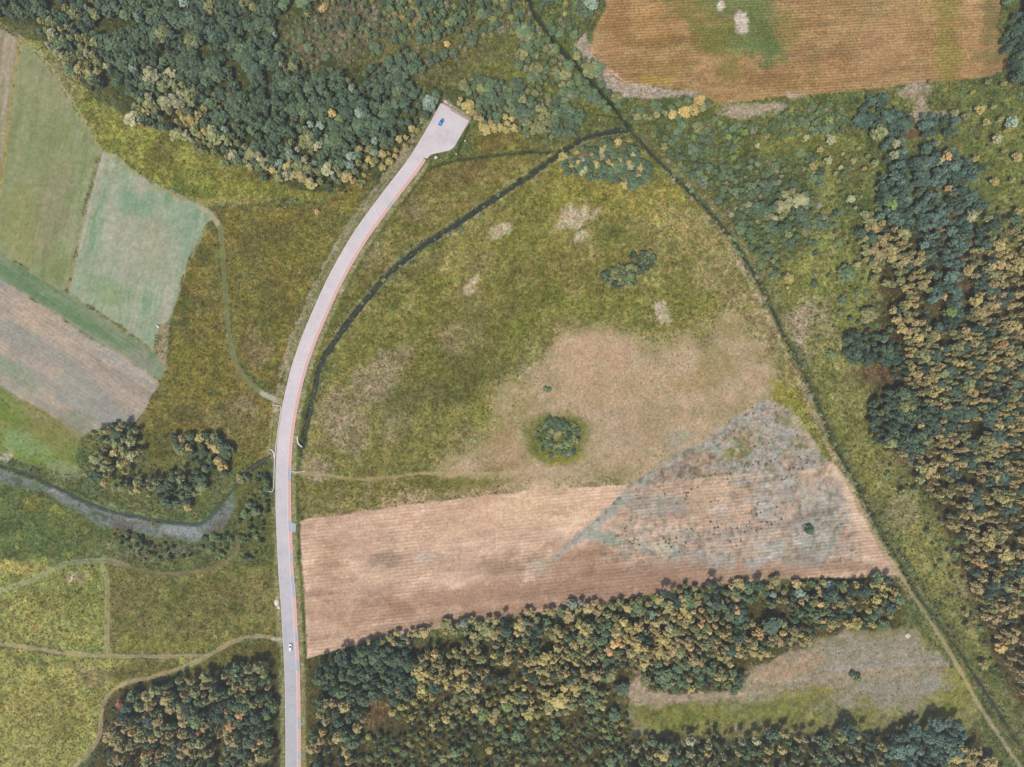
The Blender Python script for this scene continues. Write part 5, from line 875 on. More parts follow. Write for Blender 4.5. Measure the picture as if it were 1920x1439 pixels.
# single trees and bushes that stand out in the photograph
SINGLES = [
 (1518, 993, 'bush', 'dark green', 3.2, 4.2, 'round dark green bush alone on the grey heath'), (1167, 1293, 'leafy', 'dark green', 4.2, 6.5, 'round dark tree alone at the clearing end'), (1152, 1342, 'leafy', 'dark green', 3.6, 5.5, 'dark tree below the clearing mouth'),
 (1025, 730, 'bush', 'green', 2.2, 1.6, 'small green bush in the dry grass'), (594, 398, 'bush', 'tan', 1.8, 2.2, 'single tan bush in the weedy meadow near the wood'), (660, 342, 'bush', 'tan', 1.4, 1.6, 'small tan bush at the wood corner'),
 (402, 614, 'bush', 'dark green', 1.2, 1.4, 'tiny dark bush in the weeds left of the grassy track'), (1610, 1275, 'leafy', 'olive', 2.4, 4.5, 'olive tree alone in the lower right clearing'), (1600, 1268, 'leafy', 'green', 1.9, 3.8, 'small green tree touching the olive tree in the clearing'),
 (1308, 237, 'leafy', 'olive', 3.4, 5.0, 'broad olive tree below the maize field row'), (1303, 205, 'leafy', 'golden', 3.2, 6.0, 'broad golden tree below the pale field margin'), (1262, 215, 'leafy', 'golden', 2.6, 5.0, 'smaller golden tree in the row below the maize field'),
 (1180, 305, 'birch', 'golden', 1.8, 6.5, 'bright golden tree in the thicket south of the ditch fork'), (1775, 295, 'birch', 'orange', 2.8, 11, 'large bright orange birch among blue green pines'), (1762, 302, 'birch', 'pale', 2.2, 11, 'pale birch beside the large orange one'), (1650, 248, 'leafy', 'olive', 4.2, 13, 'tall spreading olive tree below the pine clump'),
 (1630, 590, 'leafy', 'olive', 5.0, 8.0, 'broad olive tree standing alone on the grass by the right wood'), (1590, 512, 'leafy', 'green', 5.2, 8.0, 'broad green tree with ochre rim right of the straight ditch'), (1480, 523, 'bush', 'yellowish', 3.4, 4.0, 'yellowish bush beside the straight ditch'), (1527, 532, 'bush', 'dark green', 2.4, 3.0, 'dark bush right of the yellowish bush'),
 (1540, 323, 'bush', 'dark green', 2.6, 3.5, 'dark bush on the green strip above the birches'), (1675, 385, 'leafy', 'fresh green', 4.2, 8.0, 'fresh green tree at the edge of the pine belt'), (1782, 586, 'leafy', 'fresh green', 3.6, 9.0, 'fresh green tree inside the right wood'), (1900, 228, 'leafy', 'silvery', 3.4, 7.0, 'silvery round tree at the upper right edge'),
 (500, 1345, 'leafy', 'fresh green', 2.0, 4.0, 'fresh green bush at the road end of the lower left wood'), (502, 1276, 'leafy', 'fresh green', 1.9, 4.0, 'fresh green round bush beside the lower left wood'), (225, 1320, 'birch', 'rust', 2.6, 9, 'rusty orange tree at the corner of the lower left wood'), (374, 1372, 'birch', 'rust', 1.9, 12, 'rusty birch inside the lower left wood'),
 (906, 1343, 'leafy', 'fresh green', 3.6, 6.0, 'bright green round tree in the low growth'), (950, 1325, 'leafy', 'fresh green', 3.4, 6.5, 'fresh green tree right of the bright round one'), (1268, 1183, 'leafy', 'olive', 3.4, 11, 'large pale olive crown inside the lower wood'), (1255, 1178, 'birch', 'pale', 2.6, 11, 'pale crown in the middle of the lower wood'),
 (1382, 1145, 'birch', 'orange', 2.6, 11, 'bright orange tree near the upper row of the lower wood'), (1425, 1185, 'birch', 'orange', 2.2, 11, 'orange tree at the clearing side of the lower wood'), (815, 1225, 'birch', 'orange', 2.2, 11, 'orange tree above the dark end of the lower wood'), (745, 1295, 'birch', 'orange', 1.8, 10, 'orange tree at the foot of the golden wood'),
 (448, 898, 'leafy', 'olive', 2.8, 5.0, 'round olive tree over the ditch beside the stream'), (350, 952, 'birch', 'golden', 2.2, 7, 'golden tree at the stream bank below the clump'), (415, 875, 'leafy', 'golden', 3.2, 8, 'golden broad tree at the right end of the stream clump'), (672, 212, 'leafy', 'silvery', 2.8, 7.0, 'silvery tree in the dark wood'),
 (658, 165, 'leafy', 'silvery', 2.2, 7.0, 'small silvery tree in the dark wood left of the reeds'), (637, 222, 'leafy', 'fresh green', 2.8, 6.5, 'light green round tree in the wood left of the bay'), (622, 212, 'leafy', 'golden', 2.4, 7, 'golden tree in the dark wood left of the bay'), (1013, 238, 'leafy', 'olive', 4.0, 6.0, 'broad pale olive tree above the curved ditch'),
 (1110, 5, 'leafy', 'silvery', 4.0, 7.0, 'pale grey green tree at the maize field corner'), (1575, 15, 'bush', 'tan', 0.9, 0.8, ''), (440, 82, 'leafy', 'dark green', 4.6, 9.0, 'very broad dark crown in the dark wood'), (605, 15, 'bush', 'tan', 2.6, 3.0, 'orange tan bush at the top edge'), (838, 82, 'leafy', 'golden', 1.8, 4, 'small golden tree above the parking bay'),
]
for u, v, kind, c, r, h, ph in SINGLES:
    if ph: add_tree(u, v, kind, c, r, h, -1, 0, ph, True)
# the ring of growth round a dry middle, in the dry grass
for k in range(90):
    a = k * 2 * math.pi / 30 + rnd.uniform(-.1, .1); q = rnd.uniform(0.38, 1.0)
    add_tree(1047 + math.cos(a) * 38 * q, 820 + math.sin(a) * 40 * q, 'bush', rnd.choice(['green', 'dark green', 'dark green', 'olive']) if math.sin(a) < 0.35 else rnd.choice(['olive', 'green', 'green', 'dark green']), rnd.uniform(1.3, 2.3), rnd.uniform(1.2, 2.2), 100, 0, 'in the ring thicket', True)
blobs_done = True
for zi, (phrase, outline, sp, mix, clus) in enumerate(ZONES):
    P = np.array(outline, float); lo = P.min(0); hi = P.max(0)
    area_n = int((hi - lo).prod() / (sp * sp) * 6)
    rng = np.random.RandomState(500 + zi)
    cu = lo[0] + rng.rand(area_n) * (hi - lo)[0]; cv = lo[1] + rng.rand(area_n) * (hi - lo)[1]
    sd = poly_sdf(cu, cv, outline); cn = fbm(cu, cv, clus, 2, zi + 31); gap = fbm(cu, cv, 55, 2, zi + 77); d3 = seg_dist(cu, cv, D3L)
    wts = np.array([m[0] for m in mix], float); cum = np.cumsum(wts) / wts.sum()
    # ordering decides which kinds neighbour each other in drifts
    perm = rng.permutation(len(mix)); cumw = np.cumsum(wts[perm]) / wts.sum()
    sgap = 0.22 if sp < 13 else 0.0
    for q in range(area_n):
        if sd[q] < (NZ(25, 4, 3)[int(np.clip((cv[q] - V0) / STEP, 0, NY - 1)), int(np.clip((cu[q] - U0) / STEP, 0, NX - 1))] - .5) * 20 or gap[q] < sgap or d3[q] < 8.5: continue
        val = float(np.clip(cn[q] + rng.uniform(-.27, .27), 0, 0.9999)); e = mix[perm[int(np.searchsorted(cumw, (val + rng.uniform(-.02, .02)) % 1.0))]]
        r = rng.uniform(*e[3]) * math.exp(rng.normal(-.04, .30)); sep = sp * (0.92 + 0.55 * rng.rand()) * (0.75 + 0.25 * r / (0.5 * (e[3][0] + e[3][1])))
        if near(cu[q], cv[q], sep): continue
        if abs(cat_(cu[q], cv[q], FL)) < 0.5: continue
        add_tree(cu[q], cv[q], e[1], e[2], r, rng.uniform(*e[4]), zi, max(0.0, float(sd[q])), phrase)
        occ[(int(cu[q] // 16), int(cv[q] // 16))][-1] = (cu[q], cv[q], sep)
print('trees', len(TREES), {k: sum(t['kind'] == k for t in TREES) for k in DIM}, round(time.time() - T0, 1))

# ---- the ones that show largest become things of their own; the rest of each kind is one mass
KN = {'birch': ('birch_tree', 'birch', 'birches'), 'pine': ('pine_tree', 'pine', 'pines'), 'leafy': ('broadleaf_tree', 'tree', 'trees'), 'bush': ('bush', 'bush', 'bushes')}
ORD = 'first second third fourth fifth sixth seventh eighth ninth tenth eleventh twelfth thirteenth fourteenth fifteenth sixteenth seventeenth eighteenth nineteenth twentieth'.split()
ORD += [t_ + '-' + o_ for t_ in ('twenty', 'thirty', 'forty', 'fifty') for o_ in ORD[:9]]
MAXN = 298
picked, rest = {k: [] for k in DIM}, {k: [] for k in DIM}
def score(t):
    out = not (-6 < t['u'] < 1926 and -6 < t['v'] < 1445)
    return (0 if t['forced'] else 1) + t['edge'] / 26.0 - 0.28 * t['r'] + (50 if out else 0)
for k in DIM:
    L = sorted([t for t in TREES if t['kind'] == k], key=score)
    picked[k] = [t for t in L[:MAXN] if score(t) < 40]; rest[k] = L[len(picked[k]):]
for k in DIM:
    groups = {}
    for t in picked[k]:
        if t['zone'] == -1: t['label'] = t['phrase']; continue
        size = 'small' if t['r'] < 1.55 else ('large' if t['r'] > 2.25 else 'medium')
        ph = t['phrase'] if t['edge'] > 22 or t['forced'] else t['phrase'].replace('in the ', 'edging the ', 1) if t['phrase'].startswith('in the ') else t['phrase']
        groups.setdefault((size, t['c'], ph), []).append(t)
    for (size, c, ph), L in groups.items():
        us_ = [t['u'] for t in L]; vs2 = [t['v'] for t in L]
        tall = (max(vs2) - min(vs2)) > 1.3 * (max(us_) - min(us_)); L.sort(key=lambda t: t['v' if tall else 'u'])
        for i, t in enumerate(L):
            base = f'{size} {c} {KN[k][1]} {ph}'
            if len(L) == 1: t['label'] = base
            else:
                side = 'the top' if tall else 'the left'
                t['label'] = base + (f', {ORD[i]} from {side}' if i < len(ORD) and i > 0 else f', nearest {side}' if i == 0 else ', far along')
def plant(t, k, i):
    r0, h0 = DIM[k]; s = i % NVAR[k]; nm = KN[k][0]
    z = float(zat(t['bu'], t['bv'])) - 0.03
    o = bpy.data.objects.new(nm, None); o.empty_display_size = 0.5
    o.location = (wx(t['bu']), wy(t['bv']), z); o.rotation_euler = (0, 0, rnd.uniform(0, 6.28)); f = t['r'] / r0; o.scale = (f, f, t['h'] / h0)
    C.objects.link(o); tag(o, t['label'], 'bush' if k == 'bush' else 'tree', KN[k][2] + ' ' + (t['phrase'] if t['zone'] >= 0 else 'standing alone'))
    a = bpy.data.objects.new('crown', CROWN[k, s, t['c']]); C.objects.link(a); a.parent = o
    b_ = bpy.data.objects.new('trunk' if k != 'bush' else 'stems', TRUNK[k, s]); C.objects.link(b_); b_.parent = o
for k in DIM:
    for i, t in enumerate(picked[k]): plant(t, k, i)
MASS = {'birch': ('birch_wood', 'mass of ochre and olive birches filling the woods'), 'pine': ('pine_wood', 'mass of dark pines inside the woods'), 'leafy': ('broadleaf_wood', 'mass of dark green crowns filling the woods'), 'bush': ('undergrowth', 'low bushes crowding the thickets')}
for k in DIM:
    L = rest[k]
    if not L: continue
    r0, h0 = DIM[k]; cols = list(LEAVES[k]); ms = [WHOLE[k, s, c] for s in range(NVAR[k]) for c in cols]
    pos = [(wx(t['bu']), wy(t['bv']), float(zat(t['bu'], t['bv'])) - 0.03) for t in L]
    stuff_instances(MASS[k][0], ms, pos, [(0, 0, rnd.uniform(0, 6.28)) for _ in L], [(t['r'] / r0, t['r'] / r0, t['h'] / h0) for t in L], [rnd.randrange(NVAR[k]) * len(cols) + cols.index(t['c']) for t in L], MASS[k][1])

# ---- small dark heather tufts dotted over the heath: too small for parts
hb = []
for (u, v, ru, rv, n, rot) in [(1415, 870, 34, 5, 22, -.1), (1175, 1012, 34, 7, 16, .3), (1182, 1018, 8, 5, 7, .3), (1300, 1005, 60, 16, 26, -.1), (1420, 800, 60, 40, 40, -.5), (1470, 850, 60, 40, 26, 0), (1440, 960, 40, 30, 18, -.5), (1480, 900, 14, 26, 14, .6), (1400, 1000, 60, 20, 18, -.4), (1420, 955, 10, 10, 8, .5), (1505, 862, 8, 10, 6, 0), (1240, 930, 60, 20, 12, 0), (1350, 985, 30, 8, 10, .5), (1250, 1025, 40, 10, 12, .2), (1505, 988, 8, 4, 3, 0), (1155, 1000, 40, 12, 8, -.6), (1340, 930, 100, 40, 16, 0)]:
    for _ in range(n):
        a, q = rnd.uniform(0, 6.28), math.sqrt(rnd.random()); x, y = math.cos(a) * q * ru, math.sin(a) * q * rv
        hb.append((u + x * math.cos(rot) - y * math.sin(rot), v + x * math.sin(rot) + y * math.cos(rot), rnd.uniform(0.25, 0.75)))
for i, (u, v, r) in enumerate(hb):
    s = i % NVAR['bush']; o = bpy.data.objects.new('heather_tuft', CROWN['bush', s, 'brown' if i % 5 else 'olive'])
    o.location = (wx(u), wy(v), float(zat(u, v)) - 0.05); o.scale = (r / 1.6, r / 1.6, rnd.uniform(.25, .5) * r); o.rotation_euler = (0, 0, rnd.uniform(0, 6.28))
    C.objects.link(o); tag(o, 'small dark heather tuft dotted over the grey heath', 'heather', 'heather tufts on the heath')
print('planted', len(hb), round(time.time() - T0, 1))

# ------------------------------------------------------------------ loose weeds and grass tufts over the rough ground
M_tuft, nt, b = new_mat('weed_tuft')
at = nt.nodes.new('ShaderNodeAttribute'); at.attribute_type = 'INSTANCER'; at.attribute_name = 'tint'
nt.links.new(at.outputs['Color'], b.inputs['Base Color'])
tm = []
for s in range(6):
    rng = np.random.RandomState(s + 70); n = 16
    d = rng.randn(n, 3); d[:, 2] = np.abs(d[:, 2]) * .9 + .15; d /= np.linalg.norm(d, axis=1)[:, None]
    p = d * (0.42 * (0.3 + 0.7 * rng.rand(n)))[:, None] * np.array([1, 1, .8])
    nr = d + .5 * rng.randn(n, 3) + np.array([0, 0, .5]); nr /= np.linalg.norm(nr, axis=1)[:, None]
    ax = np.cross(nr, rng.randn(n, 3)); ax /= np.linalg.norm(ax, axis=1)[:, None]; bx = np.cross(nr, ax); sz = (0.11 + .13 * rng.rand(n))[:, None]
    co = np.stack([p - ax * sz, p - bx * sz * .6, p + ax * sz, p + bx * sz * .6], 1).reshape(-1, 3); co[:, 2] = np.maximum(co[:, 2], 0.01)
    tm.append(np_mesh('weed', co, np.arange(len(co)).reshape(-1, 4), [M_tuft]))
rng = np.random.RandomState(4)
NT = 260000
tu = rng.uniform(-40, 1960, NT); tv = rng.uniform(-40, 1480, NT)
cl = cat_(tu, tv, CLS); dens = cat_(tu, tv, TUFT) * cat_(tu, tv, FL) * (0.35 + 1.1 * fbm(tu, tv, 16, 3, 55))
isf = np.isin(cl, [3, 4, 5, 6, 7, 16, 17, 18, 19, 21, 22, 25, 27]); dens = np.where(isf, 0.0, dens); dens = np.where(np.isin(cl, [8, 20]), dens * .4, dens); dens = np.where(cl == 0, dens * .8, dens)
keep = rng.rand(NT) < dens * 0.75
tu, tv, cl = tu[keep], tv[keep], cl[keep]; n = len(tu)
base = cat_(tu, tv, COL).astype(float)
pick = rng.rand(n)
alt = np.where((pick < .22)[:, None], np.array([[66, 78, 44]]), np.where((pick < .36)[:, None], np.array([[156, 146, 62]]), np.where((pick < .50)[:, None], np.array([[106, 84, 58]]), np.where((pick < .60)[:, None], np.array([[118, 132, 60]]), base))))
am_ = np.where(np.isin(cl, [8, 20, 32, 13]) | (cat_(tu, tv, TUFT) < .5), .12, .55)[:, None]; cs = base * (1 - am_) + alt * am_; cs = cs * (1 + (np.where(am_[:, 0] < .3, .28, .52)) * (rng.rand(n) - .5))[:, None]
tint = np.clip((np.where(cs / 255 <= 0.04045, cs / 255 / 12.92, ((cs / 255 + 0.055) / 1.055) ** 2.4) - VEIL) / ILLUM * 1.15, .006, .8)
ss = rng.uniform(0.6, 1.5, n) * np.where(cl == 0, 1.25, 1.0)
stuff_instances('meadow_weeds', tm, np.stack([wx(tu), wy(tv), zat(tu, tv) - 0.02], 1), np.stack([np.zeros(n), np.zeros(n), rng.uniform(0, 6.28, n)], 1), np.stack([ss, ss, ss * rng.uniform(.6, 1.3, n)], 1), rng.randint(0, 6, n), 'weeds and grass tufts growing over the meadows', tint)
print('weeds', n, round(time.time() - T0, 1))

# ------------------------------------------------------------------ cars
def mat_simple(name, col, rough=0.4, spec=0.5, metal=0.0, coat=0.0, var=0.03):
    m, nt, b = new_mat(name)
    geo = nt.nodes.new('ShaderNodeNewGeometry'); n = noise_node(nt, geo.outputs['Position'], 3.0, 3.0)
    nt.links.new(mixc(nt, 1.0, tuple(col) + (1.0,), ramp(nt, n, [(0.3, grey(1 - var)), (0.7, grey(1 + var))]), 'MULTIPLY'), b.inputs['Base Color'])
    b.inputs['Roughness'].default_value = rough; b.inputs['Specular IOR Level'].default_value = spec; b.inputs['Metallic'].default_value = metal; b.inputs['Coat Weight'].default_value = coat
    return m
M_glass = mat_simple('car_glass', (0.012, 0.016, 0.02), 0.08, 0.6); M_tyre = mat_simple('tyre_rubber', (0.02, 0.02, 0.02), 0.9, 0.2); M_rim = mat_simple('wheel_metal', (0.55, 0.55, 0.57), 0.35, 0.5, 0.8)
M_lamp = mat_simple('headlight_lens', (0.75, 0.76, 0.78), 0.15, 0.6); M_tail = mat_simple('tail_light_lens', (0.35, 0.015, 0.012), 0.2, 0.6); M_trim = mat_simple('black_trim', (0.02, 0.02, 0.02), 0.6, 0.3)
def loft(name, secs, mat, parent, caps=True, smooth_=True):
    """secs: list of closed rings, front to back"""
    vt = [p for s in secs for p in s]; n = len(secs[0]); f = []
    for i in range(len(secs) - 1):
        for k in range(n): f.append((i * n + k, i * n + (k + 1) % n, (i + 1) * n + (k + 1) % n, (i + 1) * n + k))
    if caps: f += [tuple(range(n))[::-1], tuple(range((len(secs) - 1) * n, len(secs) * n))]
    me = raw_mesh(name, vt, f, mat, smooth_); bm = bmesh.new(); bm.from_mesh(me); bmesh.ops.recalc_face_normals(bm, faces=bm.faces); bm.to_mesh(me); bm.free()
    return link(bpy.data.objects.new(name, me), parent)
def box(name, c, s, mat, parent, bev=0.02):
    bm = bmesh.new(); bmesh.ops.create_cube(bm, size=1.0)
    for v in bm.verts: v.co = Vector((v.co.x * s[0] + c[0], v.co.y * s[1] + c[1], v.co.z * s[2] + c[2]))
    if bev: bmesh.ops.bevel(bm, geom=bm.edges[:], offset=bev, segments=2, affect='EDGES')
    me = bpy.data.meshes.new(name); bm.to_mesh(me); bm.free(); me.materials.append(mat); return link(bpy.data.objects.new(name, me), parent)
def make_car(name, u, v, head, paint, label):
    root = bpy.data.objects.new(name, None); root.location = (wx(u), wy(v), 0.03); root.rotation_euler = (0, 0, head); link(root); tag(root, label, 'car')
    # heading +X; rings run round the body: half widths and heights per station
    def ring(x, w, z0, zs, zt, wt):
        return [(x, -w * .92, z0), (x, -w, (z0 + zs) / 2), (x, -w * .98, zs), (x, -wt, zt), (x, 0, zt + .03), (x, wt, zt), (x, w * .98, zs), (x, w, (z0 + zs) / 2), (x, w * .92, z0), (x, 0, z0 - .02)]
    st = [(2.12, .62, .34, .52, .60, .50), (2.02, .78, .26, .60, .70, .62), (1.6, .87, .22, .68, .82, .70), (.95, .90, .22, .74, .92, .74), (0, .91, .22, .76, .94, .76), (-1.0, .91, .22, .78, .95, .76), (-1.7, .88, .24, .80, .97, .72), (-2.02, .80, .28, .76, .93, .64), (-2.10, .66, .36, .70, .84, .52)]
    body = loft('body', [ring(*s) for s in st], paint, root)
    cab = [(1.05, .70, .90, .915, .56), (.72, .74, .90, 1.12, .62), (.30, .76, .90, 1.36, .60), (-.30, .76, .90, 1.43, .60), (-1.10, .75, .90, 1.39, .59), (-1.62, .72, .90, 1.20, .58), (-1.92, .68, .90, .96, .56)]
    loft('windows', [[(x, -w, zb), (x, -wt, zt), (x, wt, zt), (x, w, zb)] for x, w, zb, zt, wt in cab], M_glass, root)
    loft('roof', [[(x, -w, z), (x, -w * .93, z + .05), (x, w * .93, z + .05), (x, w, z)] for x, w, z in ((.34, .58, 1.355), (-.3, .60, 1.42), (-1.05, .585, 1.385), (-1.42, .57, 1.28))], paint, root)
    loft('bonnet', [[(x, -w, z), (x, -w * .8, z + .035), (x, w * .8, z + .035), (x, w, z)] for x, w, z in ((2.0, .52, .70), (1.6, .62, .83), (1.06, .68, .925))], paint, root)
    for sx in (1.32, -1.30):
        for sy in (-1, 1):
            w = bpy.data.objects.new('wheel', None); w.location = (sx, sy * .82, .31); link(w, root)
            def disc(nm, r, hw, mt, n=20):
                loft(nm, [[(math.cos(k * 2 * math.pi / n) * rr, y, math.sin(k * 2 * math.pi / n) * rr) for k in range(n)] for y, rr in ((-hw, r * .9), (-hw * .7, r), (hw * .7, r), (hw, r * .9))], mt, w)
            disc('tyre', .31, .10, M_tyre); disc('rim', .19, .112, M_rim, 12)
    for sy in (-1, 1):
        box('headlight', (2.02, sy * .60, .60), (.16, .26, .13), M_lamp, root); box('tail_light', (-2.04, sy * .66, .80), (.10, .18, .22), M_tail, root)
        box('door', (-.12, sy * .905, .60), (2.0, .03, .52), paint, root); box('door_handle', (-.35, sy * .93, .76), (.16, .03, .03), M_trim, root, 0.008)
        mr = box('wing_mirror', (.78, sy * .98, .98), (.14, .20, .13), paint, root)
        box('side_pillar', (-.28, sy * .69, 1.15), (.08, .06, .5), paint, root)
    box('bumper', (2.08, 0, .36), (.14, 1.35, .16), M_trim, root, .04); box('bumper', (-2.08, 0, .42), (.12, 1.4, .18), M_trim, root, .04); box('grille', (2.09, 0, .53), (.06, .8, .12), M_trim, root)
    return root
make_car('parked_car', 827.5, 230.3, math.radians(62), mat_simple('blue_paint', (0.005, 0.20, 0.60), 0.3, 0.5, 0.0, 0.6), 'blue hatchback parked on the grey turning bay')
make_car('driving_car', 545.3, 1214, math.radians(93), mat_simple('white_paint', (0.72, 0.73, 0.74), 0.3, 0.5, 0.0, 0.5), 'white car driving on the road near the dirt track junction')

# ------------------------------------------------------------------ railings, culvert walls, stones and heaps
M_rail = plain_mat('white_railing_paint', (240, 238, 232), 0.5, 0.05, 2.0, k=1.15); M_conc = plain_mat('pale_concrete', (228, 224, 214), 0.85, 0.10, 1.5); M_stone = plain_mat('pale_stone', (214, 206, 196), 0.9, 0.15, 2.0); M_sand = plain_mat('pale_sand', (226, 214, 200), 0.95, 0.10, 1.2)
def tube_along(name, pts, r, mat, parent, n=6):
    secs = []
    for i, p in enumerate(pts):
        a = Vector(pts[max(0, i - 1)]); b_ = Vector(pts[min(len(pts) - 1, i + 1)]); d = (b_ - a).normalized(); x = d.cross(Vector((0, 0, 1))); x = x.normalized() if x.length > 1e-4 else Vector((1, 0, 0)); y = d.cross(x)
        secs.append([tuple(Vector(p) + r * (math.cos(k * 2 * math.pi / n) * x + math.sin(k * 2 * math.pi / n) * y)) for k in range(n)])
    return loft(name, secs, mat, parent)
def railing(pix, label):
    P = catmull(pix, 7) if len(pix) > 4 else np.array(pix, float)
    w3 = [Vector((wx(p[0]), wy(p[1]), 0)) for p in P]
    root = bpy.data.objects.new('railing', None); root.location = w3[0]; link(root); tag(root, label, 'railing'); o0 = w3[0]
    # even posts
    L = [0.0]
    for i in range(1, len(w3)): L.append(L[-1] + (w3[i] - w3[i - 1]).length)
    n = max(2, int(L[-1] / 2.2)); pts = []
    for k in range(n + 1):
        s = L[-1] * k / n; i = min(len(L) - 2, max(0, int(np.searchsorted(L, s)) - 1)); t = (s - L[i]) / max(1e-6, L[i + 1] - L[i]); pts.append(w3[i].lerp(w3[i + 1], t) - o0)
    post = None
    for p in pts:
        if post is None:
            post = tube_along('post', [(0, 0, -.15), (0, 0, 1.12)], .06, M_rail, root); post.location = p
        else:
            q = post.copy(); C.objects.link(q); q.parent = root; q.location = p
    for h, rr in ((1.10, .085), (.62, .05)): tube_along('rail', [(p.x, p.y, h) for p in pts], rr, M_rail, root)
    secs = []
    for i, p in enumerate(pts):
        a = pts[max(0, i - 1)]; b_ = pts[min(len(pts) - 1, i + 1)]; d = (b_ - a).normalized(); x = Vector((d.y, -d.x, 0)) * .17
        secs.append([tuple(p - x + Vector((0, 0, -.3))), tuple(p - x + Vector((0, 0, .07))), tuple(p + x + Vector((0, 0, .07))), tuple(p + x + Vector((0, 0, -.3)))])
    loft('footing', secs, M_conc, root, smooth_=False)
railing([(511.5, 759.5), (520, 760.5), (527, 762), (527.8, 766), (526, 780), (523, 800), (519.5, 825), (516.5, 850), (515, 875), (514.2, 900), (513.6, 919), (512, 922), (505, 922.3), (496.5, 922)], 'long white railing left of the road above the culvert')
railing([(547, 884.2), (549.5, 885.3), (556, 885.6), (563, 885.2), (569, 884.2)], 'short white railing right of the road by the footpath')
def headwall(pix, label):
    P = catmull(pix, 2.0); N = normals(P); root = bpy.data.objects.new('culvert_wall', None); c = (wx(P[0][0]), wy(P[0][1]), 0); root.location = c; link(root); tag(root, label, 'culvert')
    a = P - N * .75; b_ = P + N * .75; secs = [[(wx(p[0]) - c[0], wy(p[1]) - c[1], -1.9), (wx(p[0]) - c[0], wy(p[1]) - c[1], .12), (wx(q[0]) - c[0], wy(q[1]) - c[1], .12), (wx(q[0]) - c[0], wy(q[1]) - c[1], -1.9)] for p, q in zip(a, b_)]
    loft('wall', secs, M_conc, root, smooth_=False)
    a = P - N * 1.0; b_ = P + N * 1.0; secs = [[(wx(p[0]) - c[0], wy(p[1]) - c[1], .124), (wx(p[0]) - c[0], wy(p[1]) - c[1], .26), (wx(q[0]) - c[0], wy(q[1]) - c[1], .26), (wx(q[0]) - c[0], wy(q[1]) - c[1], .124)] for p, q in zip(a, b_)]
    loft('coping', secs, M_conc, root, smooth_=False)
headwall([(557.6, 819.5), (557.8, 824), (558.6, 829), (560.2, 833), (563, 836), (566.5, 838.5)], 'curved white culvert wall right of the road at the ditch end')
headwall([(506.5, 843.3), (510, 845), (512.6, 848.2), (513.8, 852), (513.6, 857)], 'curved white culvert wall left of the road at the stream ditch')
def lump(name, u, v, r, h, mat, label, cat, seed, sy=1.0, group=None):
    rng = np.random.RandomState(seed); bm = bmesh.new(); bmesh.ops.create_icosphere(bm, subdivisions=3, radius=1.0)
    off3 = rng.rand(3) * 10
    for w in bm.verts:
        p = np.array(w.co); q = 1 + .34 * (vnoise(p[0] * 2 + off3[0], p[1] * 2 + p[2] + off3[1], 1.0, seed) - .5) + .3 * (vnoise(p[0] * 5, p[1] * 5 + p[2] * 3, 1.0, seed + 1) - .5)
        w.co = Vector((p[0] * r * q, p[1] * r * q * sy, max(-.15, p[2] * h * q)))
    me = bpy.data.meshes.new(name); bm.to_mesh(me); bm.free(); me.materials.append(mat)
    o = bpy.data.objects.new(name, me); o.location = (wx(u), wy(v), float(zat(u, v)) + .02); link(o); tag(o, label, cat, group); return o
lump('sand_heap', 519, 1130, 1.35, .7, M_sand, 'whitish sand heap on the left verge of the road', 'heap', 3, 1.5); lump('sand_heap', 522.3, 1139.5, .8, .45, M_sand, 'small whitish heap just below the larger sand heap', 'heap', 4, 1.2)
for i, (u, v, r, lab) in enumerate([(835.2, 190.6, .85, 'pale boulder behind the top kerb of the parking bay'), (839, 193.5, .5, 'small pale stone right of the boulder behind the bay'), (845, 198, .55, 'small pale stone behind the middle of the bay kerb'), (817.5, 296, 1.0, 'pinkish pale boulder below the parking bay'), (872, 264.5, .5, 'small pale stone at the ditch beside the bay'), (855.5, 289.5, .5, 'small pale stone where two thin ditches meet'), (1702, 1192, 1.4, 'pale boulder in the scrub below the lower wood'), (527, 764.5, .5, 'white stone at the top of the long railing'), (570.5, 883.5, .5, 'white stone at the end of the short railing')]):
    lump('boulder', u, v, r, r * .7, M_stone, lab, 'stone', 20 + i)
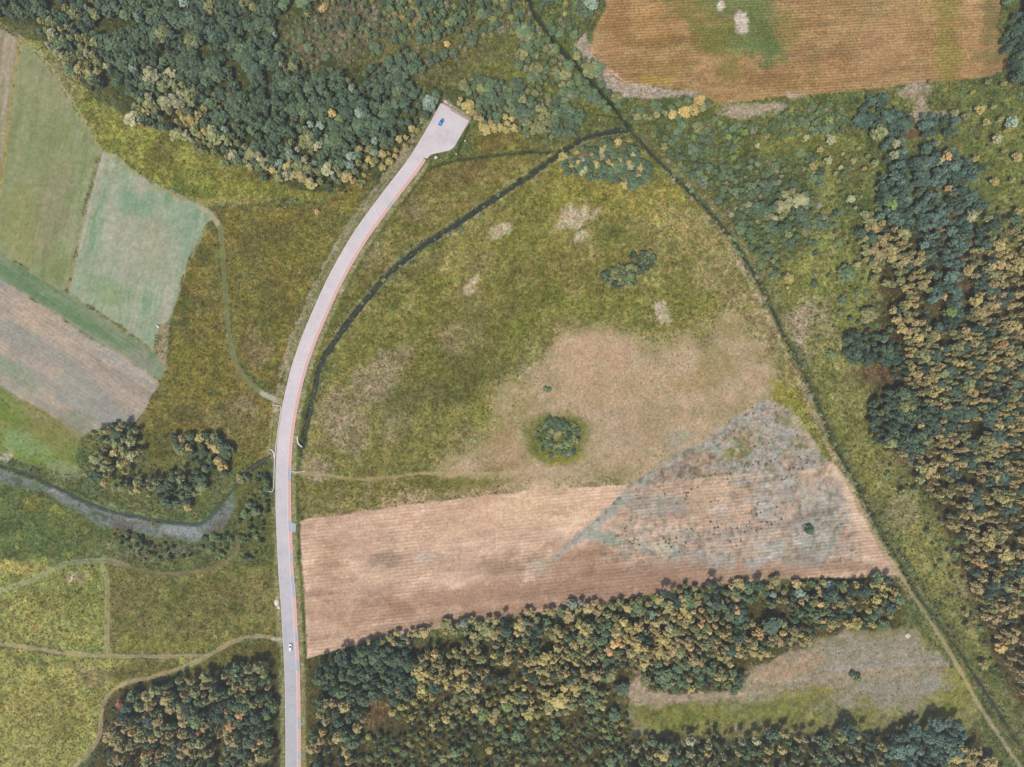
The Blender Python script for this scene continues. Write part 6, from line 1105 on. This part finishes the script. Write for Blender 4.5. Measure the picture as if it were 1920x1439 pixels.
# bee boxes at the field corner and the little bed rows below them
M_box = plain_mat('white_boards', (236, 230, 224), 0.7, 0.06, 2.0); M_lid = plain_mat('grey_lid', (176, 182, 190), 0.6, 0.06, 2.0)
for (u, v, rz, lab) in [(297.4, 613.4, .4, 'small white box with grey lid at the crop field corner'), (294.6, 611.2, .2, 'greyish box beside the white box at the field corner')]:
    r_ = bpy.data.objects.new('storage_box', None); r_.location = (wx(u), wy(v), float(zat(u, v))); r_.rotation_euler = (0, 0, rz); link(r_); tag(r_, lab, 'box')
    box('body', (0, 0, .4), (1.1, .9, .8), M_box, r_, .03); box('lid', (0.0, 0, .85), (.75, .95, .09), M_lid if u < 296 else M_box, r_, .02)
for j, (u0, v0, u1, v1) in enumerate([(291.5, 629, 302.5, 632.5), (290.5, 633.5, 301.5, 637), (290, 640, 296, 644)]):
    n = 9
    r_ = bpy.data.objects.new('vegetable_row', None); r_.location = (wx(u0), wy(v0), float(zat(u0, v0))); link(r_); tag(r_, ['top bright green vegetable row in the field corner plot', 'second bright green vegetable row in the field corner plot', 'short bottom vegetable row in the field corner plot'][j], 'vegetables')
    for k in range(n):
        o = bpy.data.objects.new('plant', CROWN['bush', k % 4, 'green' if k % 2 else 'olive']); link(o, r_); t = k / (n - 1)
        o.location = ((u1 - u0) * S * t, -(v1 - v0) * S * t, 0); o.scale = (.28, .28, .2)

# ------------------------------------------------------------------ the air between camera and ground
if HAZE_DENSITY:
    hb_ = bmesh.new(); bmesh.ops.create_cube(hb_, size=1.0); me = bpy.data.meshes.new('haze')
    for v in hb_.verts: v.co = Vector((v.co.x * 18400, v.co.y * 18400, v.co.z * 412 + 202))
    hb_.to_mesh(me); hb_.free()
    hz = link(bpy.data.objects.new('haze', me)); tag(hz, 'thin pale haze in the air', kind='stuff')
    m = bpy.data.materials.new('haze_air'); m.use_nodes = True; nt = m.node_tree; nt.nodes.clear(); out = nt.nodes.new('ShaderNodeOutputMaterial'); pv = nt.nodes.new('ShaderNodeVolumePrincipled')
    pv.inputs['Color'].default_value = (0.93, 0.96, 1.0, 1); pv.inputs['Density'].default_value = HAZE_DENSITY; pv.inputs['Anisotropy'].default_value = 0.2
    nt.links.new(pv.outputs[0], out.inputs['Volume']); me.materials.append(m)
print('done', round(time.time() - T0, 1))
